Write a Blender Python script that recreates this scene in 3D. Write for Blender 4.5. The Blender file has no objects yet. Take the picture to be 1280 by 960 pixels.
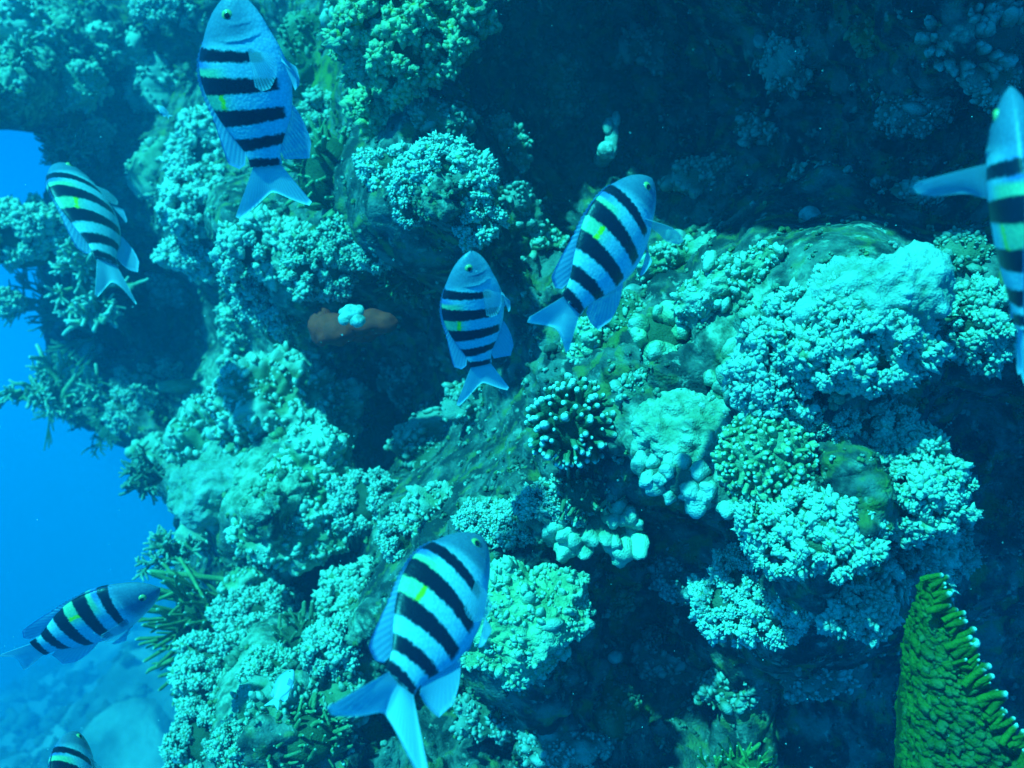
import bpy, bmesh, math, random
import numpy as np
from mathutils import Vector, Matrix

SC = bpy.context.scene
COL = SC.collection
rng = np.random.default_rng(11)
random.seed(11)
R = math.radians

# ------------------------------------------------------------------ camera, light, water
F = 1229.0                      # focal length in pixels of the 1280 x 960 picture
cam = bpy.data.cameras.new("camera")
cam.angle = 2 * math.atan(640 / F)
cam.clip_start = 0.02
cam.clip_end = 400
cam.dof.use_dof = True
cam.dof.focus_distance = 1.25
cam.dof.aperture_fstop = 6.3
cam_o = bpy.data.objects.new("camera", cam)
COL.objects.link(cam_o)
cam_o.rotation_euler = (R(90), 0, 0)
SC.camera = cam_o

SUN_TO = Vector((-0.40, -0.60, 0.70)).normalized()
SUN_EL = math.asin(SUN_TO.z)
SUN_AZ = math.atan2(SUN_TO.x, SUN_TO.y)
sun = bpy.data.lights.new("sun", 'SUN')
sun.energy = 5.0
sun.angle = R(1.5)
sun.color = (0.026, 0.93, 0.90)          # daylight after several metres of sea water: the red is gone
sun_o = bpy.data.objects.new("sun", sun)
COL.objects.link(sun_o)
sun_o.rotation_euler = SUN_TO.to_track_quat('Z', 'Y').to_euler()

W = bpy.data.worlds.new("World")
SC.world = W
W.use_nodes = True
nt = W.node_tree
nt.nodes.clear()


def N(nt, typ, **kw):
    n = nt.nodes.new(typ)
    for k, v in kw.items():
        if k in n.inputs.keys():
            n.inputs[k].default_value = v
        else:
            setattr(n, k, v)
    return n


sky = N(nt, 'ShaderNodeTexSky', sky_type='NISHITA', sun_disc=False)
sky.sun_elevation = SUN_EL
sky.sun_rotation = SUN_AZ
tint = N(nt, 'ShaderNodeMix', data_type='RGBA', blend_type='MULTIPLY')
tint.inputs[0].default_value = 1.0
nt.links.new(sky.outputs[0], tint.inputs[6])
tint.inputs[7].default_value = (0.002, 0.085, 0.10, 1)      # sky at strength 0.1 seen through the surface
tc = N(nt, 'ShaderNodeTexCoord')
sep = N(nt, 'ShaderNodeSeparateXYZ')
nt.links.new(tc.outputs['Generated'], sep.inputs[0])
ramp = N(nt, 'ShaderNodeValToRGB')
mr = N(nt, 'ShaderNodeMapRange')
mr.inputs['From Min'].default_value = -1
mr.inputs['From Max'].default_value = 1
nt.links.new(sep.outputs['Z'], mr.inputs[0])
nt.links.new(mr.outputs[0], ramp.inputs[0])
cr = ramp.color_ramp
cr.elements[0].position = 0.0
cr.elements[0].color = (0.0, 0.05, 0.22, 1)
cr.elements[1].position = 1.0
cr.elements[1].color = (0.0, 0.46, 1.0, 1)
e = cr.elements.new(0.46)
e.color = (0.0, 0.33, 0.98, 1)
e = cr.elements.new(0.62)
e.color = (0.0, 0.28, 0.98, 1)
win = N(nt, 'ShaderNodeMapRange', interpolation_type='SMOOTHSTEP')
win.inputs['From Min'].default_value = 0.60
win.inputs['From Max'].default_value = 0.74
nt.links.new(sep.outputs['Z'], win.inputs[0])
mx = N(nt, 'ShaderNodeMix', data_type='RGBA')
nt.links.new(win.outputs[0], mx.inputs[0])
nt.links.new(ramp.outputs[0], mx.inputs[6])
nt.links.new(tint.outputs[2], mx.inputs[7])
bg = N(nt, 'ShaderNodeBackground', Strength=0.48)
nt.links.new(mx.outputs[2], bg.inputs[0])
wo = N(nt, 'ShaderNodeOutputWorld')
nt.links.new(bg.outputs[0], wo.inputs[0])

SC.view_settings.view_transform = 'Standard'
SC.view_settings.look = 'None'
SC.view_settings.exposure = 1.22
SC.view_settings.gamma = 1.0
SC.render.engine = 'CYCLES'
SC.cycles.use_denoising = True
SC.cycles.volume_bounces = 1
SC.cycles.max_bounces = 5
SC.cycles.diffuse_bounces = 2
SC.cycles.glossy_bounces = 1
SC.cycles.transmission_bounces = 2
SC.cycles.transparent_max_bounces = 4
SC.cycles.caustics_reflective = False
SC.cycles.caustics_refractive = False
HAZE_DENSITY = 0.058
HAZE_COLOR = (0.0, 0.55, 1.0, 1)

# ------------------------------------------------------------------ noise
_perm = np.random.default_rng(3).permutation(512).astype(np.int64)
_grad = np.random.default_rng(4).normal(size=(512, 3))
_grad /= np.linalg.norm(_grad, axis=1, keepdims=True)


def perlin(p):
    p = np.asarray(p, float)
    i = np.floor(p).astype(np.int64)
    f = p - i
    u = f * f * f * (f * (f * 6 - 15) + 10)
    out = np.zeros(len(p))
    for dx in (0, 1):
        wx = u[:, 0] if dx else 1 - u[:, 0]
        for dy in (0, 1):
            wy = u[:, 1] if dy else 1 - u[:, 1]
            for dz in (0, 1):
                wz = u[:, 2] if dz else 1 - u[:, 2]
                h = _perm[(_perm[(_perm[(i[:, 0] + dx) & 511] + i[:, 1] + dy) & 511] + i[:, 2] + dz) & 511]
                g = _grad[h]
                out += wx * wy * wz * (g[:, 0] * (f[:, 0] - dx) + g[:, 1] * (f[:, 1] - dy) + g[:, 2] * (f[:, 2] - dz))
    return out * 1.5


def fbm(p, octv=4, gain=0.5):
    a, s, o = 1.0, 1.0, 0
    for k in range(octv):
        o = o + a * perlin(p * s + 17.3 * k)
        a *= gain
        s *= 2.03
    return o


def billow(p):
    return 1 - 2 * np.abs(perlin(p))            # ridges where the noise crosses zero


def lumps(p):
    return 2 * np.abs(perlin(p)) - 0.6          # rounded lumps parted by creases


# ------------------------------------------------------------------ mesh helpers
def raw_mesh(name, V, Fc, attrs=None, mat=None, smooth=True):
    V = np.ascontiguousarray(V, np.float32)
    Fc = np.ascontiguousarray(Fc, np.int32)
    k = Fc.shape[1]
    me = bpy.data.meshes.new(name)
    me.vertices.add(len(V))
    me.vertices.foreach_set('co', V.ravel())
    me.loops.add(len(Fc) * k)
    me.loops.foreach_set('vertex_index', Fc.ravel())
    me.polygons.add(len(Fc))
    me.polygons.foreach_set('loop_start', np.arange(0, len(Fc) * k, k, dtype=np.int32))
    me.polygons.foreach_set('use_smooth', np.full(len(Fc), smooth, bool))
    for an, av in (attrs or {}).items():
        av = np.ascontiguousarray(av, np.float32)
        if av.ndim == 1:
            a = me.attributes.new(an, 'FLOAT', 'POINT')
            a.data.foreach_set('value', av)
        else:
            a = me.attributes.new(an, 'FLOAT_COLOR', 'POINT')
            if av.shape[1] == 3:
                av = np.concatenate([av, np.ones((len(av), 1), np.float32)], 1)
            a.data.foreach_set('color', np.ascontiguousarray(av).ravel())
    me.update(calc_edges=True)
    if mat:
        me.materials.append(mat)
    return me


def link(name, data, parent=None, loc=None):
    o = bpy.data.objects.new(name, data)
    COL.objects.link(o)
    if parent:
        o.parent = parent
    if loc is not None:
        o.location = loc
    return o


def tag(o, label, cat, group=None):
    o['label'] = label
    o['category'] = cat
    if group:
        o['group'] = group
    return o


_ico = {}


def ico(n):
    if n not in _ico:
        bm = bmesh.new()
        bmesh.ops.create_icosphere(bm, subdivisions=n, radius=1)
        V = np.array([v.co[:] for v in bm.verts])
        Fc = np.array([[v.index for v in f.verts] for f in bm.faces])
        bm.free()
        _ico[n] = (V, Fc)
    return _ico[n]


def octa():
    if 'o' not in _ico:
        V = [(1, 0, 0), (-1, 0, 0), (0, 1, 0), (0, -1, 0), (0, 0, 1), (0, 0, -1)]
        T = [(0, 2, 4), (2, 1, 4), (1, 3, 4), (3, 0, 4), (2, 0, 5), (1, 2, 5), (3, 1, 5), (0, 3, 5)]
        V = [np.array(v, float) for v in V]
        mid = {}
        out = []

        def m(a, b):
            k = (min(a, b), max(a, b))
            if k not in mid:
                w = V[a] + V[b]
                V.append(w / np.linalg.norm(w))
                mid[k] = len(V) - 1
            return mid[k]
        for a, b, c in T:
            ab, bc, ca = m(a, b), m(b, c), m(c, a)
            out += [(a, ab, ca), (ab, b, bc), (ca, bc, c), (ab, bc, ca)]
        _ico['o'] = (np.array(V), np.array(out))
    return _ico['o']


def stamp(tV, tF, mats, offs):
    """copies of a template: mats (n,3,3), offs (n,3)"""
    n = len(offs)
    V = np.einsum('nij,vj->nvi', mats, tV) + offs[:, None, :]
    Fc = (tF[None] + (np.arange(n) * len(tV))[:, None, None]).reshape(-1, tF.shape[1])
    return V.reshape(-1, 3), Fc


def unit(v):
    v = np.asarray(v, float)
    return v / np.maximum(np.linalg.norm(v, axis=-1, keepdims=True), 1e-9)


def frames(d, spin):
    """(n,3,3) rotations whose third column is d"""
    d = unit(d)
    a = np.where(np.abs(d[:, 2:3]) < 0.9, np.array([[0, 0, 1.0]]), np.array([[1.0, 0, 0]]))
    x = unit(np.cross(a, d))
    y = np.cross(d, x)
    c, s = np.cos(spin)[:, None], np.sin(spin)[:, None]
    return np.stack([x * c + y * s, -x * s + y * c, d], axis=2)


def tube(pts, rad, sides=6, cap=True):
    """tube along pts with a rounded far end; returns V, quads, t (0..1 along)"""
    pts = np.asarray(pts, float)
    rad = np.asarray(rad, float)
    if cap:
        d = unit(pts[-1] - pts[-2])
        r = rad[-1]
        pts = np.vstack([pts, pts[-1] + d * r * 0.55, pts[-1] + d * r * 0.9, pts[-1] + d * r * 1.0])
        rad = np.concatenate([rad, [r * 0.82, r * 0.42, r * 0.02]])
    tan = unit(np.gradient(pts, axis=0))
    ref = np.array([0.31, 0.83, 0.46])
    x = unit(np.cross(tan, ref))
    y = np.cross(tan, x)
    a = np.arange(sides) * 2 * np.pi / sides
    V = pts[:, None] + rad[:, None, None] * (x[:, None] * np.cos(a)[None, :, None] + y[:, None] * np.sin(a)[None, :, None])
    n = len(pts)
    i = np.arange(n - 1)[:, None] * sides
    j = np.arange(sides)[None]
    k = (j + 1) % sides
    q = np.stack([i + j, i + k, i + sides + k, i + sides + j], -1).reshape(-1, 4)
    t = np.repeat(np.linspace(0, 1, n), sides)
    return V.reshape(-1, 3), q, t


class Soup:
    def __init__(self):
        self.V, self.F, self.T, self.n = [], [], [], 0

    def add(self, V, Fc, t=None):
        if Fc.shape[1] == 4:
            Fc = np.concatenate([Fc[:, [0, 1, 2]], Fc[:, [0, 2, 3]]])
        self.V.append(V)
        self.F.append(Fc + self.n)
        self.T.append(np.zeros(len(V)) if t is None else np.broadcast_to(t, (len(V),)))
        self.n += len(V)

    def arrays(self):
        return np.concatenate(self.V), np.concatenate(self.F), np.concatenate(self.T)


# ------------------------------------------------------------------ materials
def new_mat(name):
    m = bpy.data.materials.new(name)
    m.use_nodes = True
    t = m.node_tree
    t.nodes.clear()
    out = N(t, 'ShaderNodeOutputMaterial')
    b = N(t, 'ShaderNodeBsdfPrincipled')
    t.links.new(b.outputs[0], out.inputs['Surface'])
    return m, t, b, out


def mth(t, op, a, b=None, c=None, clamp=False):
    n = t.nodes.new('ShaderNodeMath')
    n.operation = op
    n.use_clamp = clamp
    for i, v in enumerate((a, b, c)):
        if v is None:
            continue
        if isinstance(v, (int, float)):
            n.inputs[i].default_value = v
        else:
            t.links.new(v, n.inputs[i])
    return n.outputs[0]


def mixc(t, f, a, b, blend='MIX'):
    n = t.nodes.new('ShaderNodeMix')
    n.data_type = 'RGBA'
    n.blend_type = blend
    for i, v in ((0, f), (6, a), (7, b)):
        if isinstance(v, (int, float)):
            n.inputs[i].default_value = v
        elif isinstance(v, tuple):
            n.inputs[i].default_value = v if len(v) == 4 else (*v, 1)
        else:
            t.links.new(v, n.inputs[i])
    return n.outputs[2]


def smooth(t, v, a, b):
    n = t.nodes.new('ShaderNodeMapRange')
    n.interpolation_type = 'SMOOTHSTEP'
    t.links.new(v, n.inputs[0])
    n.inputs['From Min'].default_value = a
    n.inputs['From Max'].default_value = b
    return n.outputs[0]


def noise(t, vec, scale, detail=3, rough=0.55):
    n = t.nodes.new('ShaderNodeTexNoise')
    n.inputs['Scale'].default_value = scale
    n.inputs['Detail'].default_value = detail
    n.inputs['Roughness'].default_value = rough
    if vec is not None:
        t.links.new(vec, n.inputs['Vector'])
    return n.outputs[0]


def voro(t, vec, scale, feature='F1', out=0):
    n = t.nodes.new('ShaderNodeTexVoronoi')
    n.feature = feature
    n.inputs['Scale'].default_value = scale
    if vec is not None:
        t.links.new(vec, n.inputs['Vector'])
    return n.outputs[out]


def bump(t, h, strength, dist, prev=None):
    n = t.nodes.new('ShaderNodeBump')
    n.inputs['Strength'].default_value = strength
    n.inputs['Distance'].default_value = dist
    t.links.new(h, n.inputs['Height'])
    if prev is not None:
        t.links.new(prev, n.inputs['Normal'])
    return n.outputs[0]


def attr(t, name, out=2):
    n = t.nodes.new('ShaderNodeAttribute')
    n.attribute_name = name
    return n.outputs[out]


def coral_material():
    m, t, b, _ = new_mat("coral")
    geo = t.nodes.new('ShaderNodeNewGeometry')
    pos = geo.outputs['Position']
    oi = t.nodes.new('ShaderNodeObjectInfo')
    rnd = mth(t, 'MULTIPLY_ADD', oi.outputs['Random'], 0.30, 0.85)
    col = mixc(t, 1.0, oi.outputs['Color'], rnd, 'MULTIPLY')
    n1 = noise(t, pos, 34, 4)
    v = smooth(t, n1, 0.3, 0.75)
    col = mixc(t, v, mixc(t, 1.0, col, (0.52, 0.60, 0.50), 'MULTIPLY'), col)
    n2 = noise(t, pos, 190, 2)
    col = mixc(t, mth(t, 'MULTIPLY', smooth(t, n2, 0.5, 0.72), 0.45), col, mixc(t, 1.0, col, (0.45, 0.55, 0.40), 'MULTIPLY'))
    tipf = mth(t, 'MULTIPLY', smooth(t, attr(t, 'tip'), 0.35, 1.0), oi.outputs['Alpha'], clamp=True)
    col = mixc(t, tipf, col, (0.66, 0.68, 0.62))
    t.links.new(col, b.inputs['Base Color'])
    b.inputs['Roughness'].default_value = 0.72
    b.inputs['Specular IOR Level'].default_value = 0.25
    h = mth(t, 'ADD', mth(t, 'MULTIPLY', voro(t, pos, 330), -0.7), noise(t, pos, 420, 2))
    t.links.new(bump(t, h, 0.7, 0.0022), b.inputs['Normal'])
    return m


def rock_material():
    m, t, b, _ = new_mat("reef_rock")
    geo = t.nodes.new('ShaderNodeNewGeometry')
    pos = geo.outputs['Position']
    pale = attr(t, 'pale')
    green = attr(t, 'green')
    n1 = noise(t, pos, 15, 6, 0.62)
    n2 = noise(t, pos, 42, 5, 0.62)
    n3 = noise(t, pos, 26, 3)
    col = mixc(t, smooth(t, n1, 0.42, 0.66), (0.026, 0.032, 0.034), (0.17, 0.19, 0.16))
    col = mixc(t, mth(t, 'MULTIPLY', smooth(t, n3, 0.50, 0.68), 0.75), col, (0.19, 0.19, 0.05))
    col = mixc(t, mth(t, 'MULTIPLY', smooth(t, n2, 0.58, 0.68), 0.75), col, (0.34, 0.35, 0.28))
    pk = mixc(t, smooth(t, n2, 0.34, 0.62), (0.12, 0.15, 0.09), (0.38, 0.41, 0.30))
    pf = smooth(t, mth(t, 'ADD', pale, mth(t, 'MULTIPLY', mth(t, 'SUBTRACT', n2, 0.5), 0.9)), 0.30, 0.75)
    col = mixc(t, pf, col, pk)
    gf = smooth(t, mth(t, 'ADD', green, mth(t, 'MULTIPLY', mth(t, 'SUBTRACT', n3, 0.5), 1.4)), 0.35, 0.8)
    col = mixc(t, gf, col, mixc(t, n2, (0.06, 0.09, 0.015), (0.22, 0.25, 0.05)))
    t.links.new(col, b.inputs['Base Color'])
    b.inputs['Roughness'].default_value = 0.85
    b.inputs['Specular IOR Level'].default_value = 0.15
    h = mth(t, 'ADD', noise(t, pos, 130, 4, 0.65), mth(t, 'MULTIPLY', voro(t, pos, 210), -0.5))
    t.links.new(bump(t, h, 0.8, 0.004), b.inputs['Normal'])
    return m


def growth_material():
    m, t, b, _ = new_mat("reef_growth")
    geo = t.nodes.new('ShaderNodeNewGeometry')
    pos = geo.outputs['Position']
    c = attr(t, 'hue', 0)
    n2 = noise(t, pos, 150, 3)
    col = mixc(t, smooth(t, n2, 0.35, 0.7), mixc(t, 1.0, c, (0.5, 0.55, 0.45), 'MULTIPLY'), c)
    t.links.new(col, b.inputs['Base Color'])
    b.inputs['Roughness'].default_value = 0.8
    b.inputs['Specular IOR Level'].default_value = 0.2
    h = noise(t, pos, 420, 3)
    t.links.new(bump(t, h, 0.6, 0.002), b.inputs['Normal'])
    return m


def plain(name, col, rough=0.6, spec=0.3, nscale=0, bscale=0, bdist=0.001, col2=None):
    m, t, b, _ = new_mat(name)
    geo = t.nodes.new('ShaderNodeNewGeometry')
    c = (*col, 1)
    if nscale:
        n1 = noise(t, geo.outputs['Position'], nscale, 4)
        c = mixc(t, smooth(t, n1, 0.35, 0.68), tuple(col2 or [x * 0.5 for x in col]), tuple(col))
        t.links.new(c, b.inputs['Base Color'])
    else:
        b.inputs['Base Color'].default_value = c
    b.inputs['Roughness'].default_value = rough
    b.inputs['Specular IOR Level'].default_value = spec
    if bscale:
        t.links.new(bump(t, noise(t, geo.outputs['Position'], bscale, 3), 0.7, bdist), b.inputs['Normal'])
    return m


CORAL = coral_material()
ROCK = rock_material()
GROWTH = growth_material()

# ------------------------------------------------------------------ the reef wall
# directions through the photograph only give the places: every point is set at its own distance
CTRL = """
1280,0,1.35 1280,200,1.35 1280,330,1.15 1280,420,1.08 1280,520,1.35 1280,650,1.45 1280,850,1.7 1280,960,1.65
1200,60,1.25 1200,260,1.45 1190,520,1.35 1190,600,1.45 1190,700,1.4
1100,0,1.35 1100,150,1.55 1100,250,1.5 1100,310,1.12 1100,400,1.05 1100,500,1.14 1100,620,1.12 1100,720,1.2 1060,830,1.5 1050,960,1.55
950,0,1.5 950,150,1.7 950,285,1.5 960,370,1.2 950,480,1.18 950,560,1.15 950,680,1.22 950,790,1.25 930,850,1.55 930,960,1.5
800,0,1.8 800,150,1.9 800,280,1.75 800,400,1.45 820,500,1.3 830,570,1.22 820,650,1.5 820,760,1.65 800,880,1.6 780,960,1.5
680,0,1.8 680,150,1.95 680,260,1.8 660,360,1.65 690,450,1.55 710,530,1.48 680,620,1.42 760,650,1.42 650,700,1.45 650,780,1.3 650,860,1.4 640,900,1.6 620,960,1.6
540,0,1.66 540,100,1.62 540,150,1.66 540,215,1.5 590,215,1.5 540,280,1.5 600,300,1.55 480,230,1.55 520,350,1.82 470,420,2.0 470,520,2.25 470,590,2.15 560,560,1.8 580,640,1.52 480,630,1.68 420,690,2.1 470,730,1.7 430,780,1.6 500,860,1.7 500,960,1.6
440,30,1.8 400,100,2.1 420,200,1.85 400,300,1.8 400,370,1.78 340,280,1.98 330,350,1.85 350,440,2.2 350,510,2.02 400,600,1.82 340,570,1.9 290,640,1.82 350,675,1.76 370,725,2.08 330,800,1.78 280,900,1.6 380,930,1.58 300,745,1.98 440,380,1.95
300,60,2.7 250,20,2.6 200,100,3.0 150,60,2.85 100,110,2.75 30,60,2.5 0,0,2.85 80,0,2.9 60,60,2.6 30,120,2.35 30,148,2.5 150,160,3.0 200,210,2.55 260,170,2.5 260,230,2.2 265,300,2.0 240,350,2.9 250,420,2.85 200,400,3.0 120,440,3.0 110,300,2.8 110,370,2.65 40,300,2.5 60,420,2.8 60,490,2.7 130,500,2.8 180,450,2.8 180,510,2.55 220,535,2.65 190,600,2.35 220,680,2.2 235,780,2.1 240,900,1.85
-200,0,2.8 -200,120,2.4 -200,400,3.2 -100,700,3.0 -100,960,2.6 0,1150,2.3 300,1150,1.6 640,1150,1.5 1000,1150,1.3 1300,1150,1.6 1500,1000,1.6 1500,600,1.25 1500,300,1.2
-200,-200,3.1 0,-200,3.1 250,-200,2.9 450,-200,2.2 560,-130,1.95 690,-130,1.55 780,-130,1.35 950,-120,1.2 1100,-130,1.12 1280,-130,1.1 1500,-130,1.1 650,-250,1.3 900,-250,1.0 1200,-250,0.9 1500,-250,0.9 640,-60,1.7 800,-50,1.62 1000,-50,1.4
"""
cp = np.array([[float(v) for v in w.split(',')] for w in CTRL.split()])


def away(d):
    """the wall runs off at an angle: its far end lies well back"""
    return np.where(np.asarray(d) < 1.5, d, 1.5 + (np.asarray(d) - 1.5) * 1.7)


cp[:, 2] = away(cp[:, 2])


def tps_fit(p, z, lam=0.02):
    n = len(p)
    r2 = ((p[:, None] - p[None]) ** 2).sum(-1)
    K = 0.5 * r2 * np.log(r2 + 1e-12) + lam * np.eye(n)
    P = np.hstack([np.ones((n, 1)), p])
    A = np.block([[K, P], [P.T, np.zeros((3, 3))]])
    w = np.linalg.solve(A, np.concatenate([z, np.zeros(3)]))
    return w


_cs = cp[:, :2] / 300.0
_tw = tps_fit(_cs, cp[:, 2])


def depth0(px, py):
    q = np.stack([np.ravel(px), np.ravel(py)], 1) / 300.0
    out = np.empty(len(q))
    for i in range(0, len(q), 20000):
        s = q[i:i + 20000]
        r2 = ((s[:, None] - _cs[None]) ** 2).sum(-1)
        out[i:i + 20000] = (0.5 * r2 * np.log(r2 + 1e-12)) @ _tw[:-3] + _tw[-3] + s @ _tw[-2:]
    return out.reshape(np.shape(px))


EDGE = np.array([(-400, -900), (148, -900), (158, 30), (172, 66), (215, 72), (250, 62), (300, 60), (380, 52), (450, 58), (510, 70), (535, 105), (552, 160), (600, 185), (640, 222), (700, 218), (760, 226), (820, 232), (960, 236), (1300, 240)], float)
SP = 3.1
gx = np.arange(-300, 1560, SP)
gy = np.arange(-230, 1230, SP)
GX, GY = np.meshgrid(gx, gy)
D = np.clip(depth0(GX, GY), 0.7, 5.2)
XS = np.interp(gy, EDGE[:, 0], EDGE[:, 1])[:, None] + 7 * perlin(np.stack([gy / 23, gy * 0, gy * 0 + 5], 1))[:, None]
t = np.clip(XS - GX, 0, None)
De = depth0(np.maximum(GX, XS), GY)
rim = np.clip((XS + 46 - GX) / 46, 0, 1)
PX = np.where(t > 0, XS + 0.16 * t, GX)
DD = np.where(t > 0, np.clip(De, 0.7, 5.2) + 0.009 * t + 0.28, D + 0.28 * np.clip(rim, 0, 1) ** 2.2)


def ray(px, py):
    return np.stack([(px - 640) / F, np.ones_like(px, dtype=float), -(py - 480) / F], -1)


P = ray(PX, GY) * DD[..., None]
ny_, nx_ = GX.shape


def grid_normals(P):
    du = np.gradient(P, axis=1)
    dv = np.gradient(P, axis=0)
    return unit(np.cross(du, dv))           # towards the camera side


Nn = grid_normals(P)
if Nn[ny_ // 2, nx_ // 2, 1] > 0:
    Nn = -Nn
flat = P.reshape(-1, 3)
far = np.clip(DD.ravel() / 1.5, 0.6, 2.0)
facing = np.abs((Nn.reshape(-1, 3) * unit(flat)).sum(1))
facing = np.clip((facing - .12) / .5, .15, 1)            # less relief where the wall runs steeply away
sm = 0.045 * fbm(flat * 4.2, 2) + 0.040 * lumps(flat * 9 + 3) * facing
sm += facing * far * (0.019 * lumps(flat * 21 + 9) + 0.011 * lumps(flat * 44 + 1) + 0.0065 * fbm(flat * 95, 2))
P = P + Nn * sm.reshape(ny_, nx_)[..., None]
Nn = grid_normals(P)
if Nn[ny_ // 2, nx_ // 2, 1] > 0:
    Nn = -Nn


def blobs(spec):
    out = np.zeros(GX.shape)
    for x, y, rx, ry, a in spec:
        out = np.maximum(out, a * np.exp(-(((GX - x) / rx) ** 2 + ((GY - y) / ry) ** 2) * 0.9))
    return out


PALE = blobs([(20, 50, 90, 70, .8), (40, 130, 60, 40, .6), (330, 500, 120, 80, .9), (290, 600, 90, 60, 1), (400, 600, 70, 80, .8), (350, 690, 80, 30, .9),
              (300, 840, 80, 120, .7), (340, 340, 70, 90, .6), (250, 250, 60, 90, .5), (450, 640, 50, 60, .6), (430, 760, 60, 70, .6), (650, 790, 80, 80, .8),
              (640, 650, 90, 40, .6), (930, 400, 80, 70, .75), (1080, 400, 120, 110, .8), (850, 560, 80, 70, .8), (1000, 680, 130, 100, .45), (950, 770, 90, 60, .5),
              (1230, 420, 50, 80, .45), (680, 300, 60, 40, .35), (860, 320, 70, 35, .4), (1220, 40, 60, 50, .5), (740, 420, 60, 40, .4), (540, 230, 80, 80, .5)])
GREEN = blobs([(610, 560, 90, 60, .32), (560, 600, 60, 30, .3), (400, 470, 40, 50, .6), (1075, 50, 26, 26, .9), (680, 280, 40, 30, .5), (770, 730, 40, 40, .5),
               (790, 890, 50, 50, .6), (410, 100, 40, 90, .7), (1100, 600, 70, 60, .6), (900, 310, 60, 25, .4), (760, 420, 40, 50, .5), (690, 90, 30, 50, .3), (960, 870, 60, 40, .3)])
idx = np.arange(ny_ * nx_).reshape(ny_, nx_)
quads = np.stack([idx[:-1, :-1], idx[1:, :-1], idx[1:, 1:], idx[:-1, 1:]], -1).reshape(-1, 4)
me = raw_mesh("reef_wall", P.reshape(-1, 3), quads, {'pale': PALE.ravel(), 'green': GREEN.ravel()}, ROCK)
reef = link("reef_wall", me)
reef['kind'] = 'structure'
tag(reef, "dark cave-riddled coral reef wall behind the fish and corals", "reef wall")


def at(px, py):
    """point and normal of the finished reef surface in that direction"""
    i = int(np.clip(round((py - gy[0]) / SP), 0, ny_ - 1))
    j = int(np.clip(round((px - gx[0]) / SP), 0, nx_ - 1))
    a, b = slice(max(i - 3, 0), i + 4), slice(max(j - 3, 0), j + 4)
    return P[i, j].copy(), unit(Nn[a, b].reshape(-1, 3).mean(0))


def point(px, py, d):
    return np.array([(px - 640) / F, 1.0, -(py - 480) / F]) * d


# ------------------------------------------------------------------ far slope below the wall
sx = np.concatenate([np.arange(-26, -14, 1.0), np.arange(-14, -0.2, 0.11)])
sy = np.concatenate([np.arange(3.2, 14, 0.11), np.arange(14, 30, 1.0)])
SX, SY = np.meshgrid(sx, sy)
SZ = np.clip(-3.05 + 0.60 * (SX + 4.5) + 0.05 * (SY - 13), -8, 5)
q = np.stack([SX.ravel(), SY.ravel(), SY.ravel() * 0], 1)
SZ = SZ + (0.45 * fbm(q * 0.35, 3) + 0.32 * lumps(q * 0.8) + 0.22 * fbm(q * 1.9 + 4, 4) + 0.07 * lumps(q * 4.1)).reshape(SX.shape)
n0, n1 = SX.shape
idx = np.arange(n0 * n1).reshape(n0, n1)
quads = np.stack([idx[:-1, :-1], idx[:-1, 1:], idx[1:, 1:], idx[1:, :-1]], -1).reshape(-1, 4)
SLOPE = plain("slope_rock", (0.36, 0.38, 0.32), 0.9, 0.1, 1.3, 5, 0.08, (0.10, 0.12, 0.10))
slope = link("seabed_slope", raw_mesh("seabed_slope", 2 * np.stack([SX, SY, SZ], -1).reshape(-1, 3), quads, None, SLOPE))
slope['kind'] = 'structure'
tag(slope, "hazy lumpy reef slope falling away into blue water below the wall", "seabed slope")

# ------------------------------------------------------------------ shared coral pieces
def mesh_of(soup, name):
    V, Fc, T = soup.arrays()
    return raw_mesh(name, V, Fc, {'tip': T}, CORAL)


def m_knobby(seed, n=24, r=0.20, lvl=1, elong=1.0):
    """a stubby branch that ends in a head of small knobs; unit radius about 0.5, top near z = 0.5"""
    g = np.random.default_rng(seed)
    s = Soup()
    V, q, tt = tube([(0, 0, -1.1), (0.03, 0, -0.6), (0, 0.02, -0.1), (0, 0, 0.15)], [0.26, 0.28, 0.34, 0.3], 8)
    s.add(V, q, tt * 0.15)
    k = np.arange(n) + 0.5
    ph = np.arccos(1 - k / n * 1.35)
    th = k * 2.399963 + g.uniform(0, 6)
    d = np.stack([np.sin(ph) * np.cos(th), np.sin(ph) * np.sin(th), np.cos(ph)], 1)
    d = unit(d + g.normal(0, 0.14, d.shape))
    rad = g.uniform(0.20, 0.52, n)[:, None]
    off = d * rad * np.array([1, 1, 0.95]) + np.array([0, 0, 0.02])
    sc = r * np.clip(np.exp(g.normal(0, .32, n)), .5, 2.0)
    M = frames(d, g.uniform(0, 6, n)) * sc[:, None, None]
    M[:, :, 2] *= (elong * g.uniform(1.0, 1.6, n))[:, None]
    M[:, :, 0] *= g.uniform(.75, 1.35, n)[:, None]
    tV, tF = ico(lvl)
    V, Fc = stamp(tV, tF, M, off)
    V = V * (1 + .34 * fbm(V * 3.1 + seed * 3.7, 2)[:, None] + .04 * perlin(V * 13 + seed)[:, None])
    T = np.clip(0.25 + 0.75 * (np.tile(tV[:, 2], n) * 0.5 + 0.5), 0, 1)
    V += 0.03 * g.normal(size=3) * np.sin(V * 9 + seed)
    s.add(V, Fc, T)
    return mesh_of(s, "knobby_branch")


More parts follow.
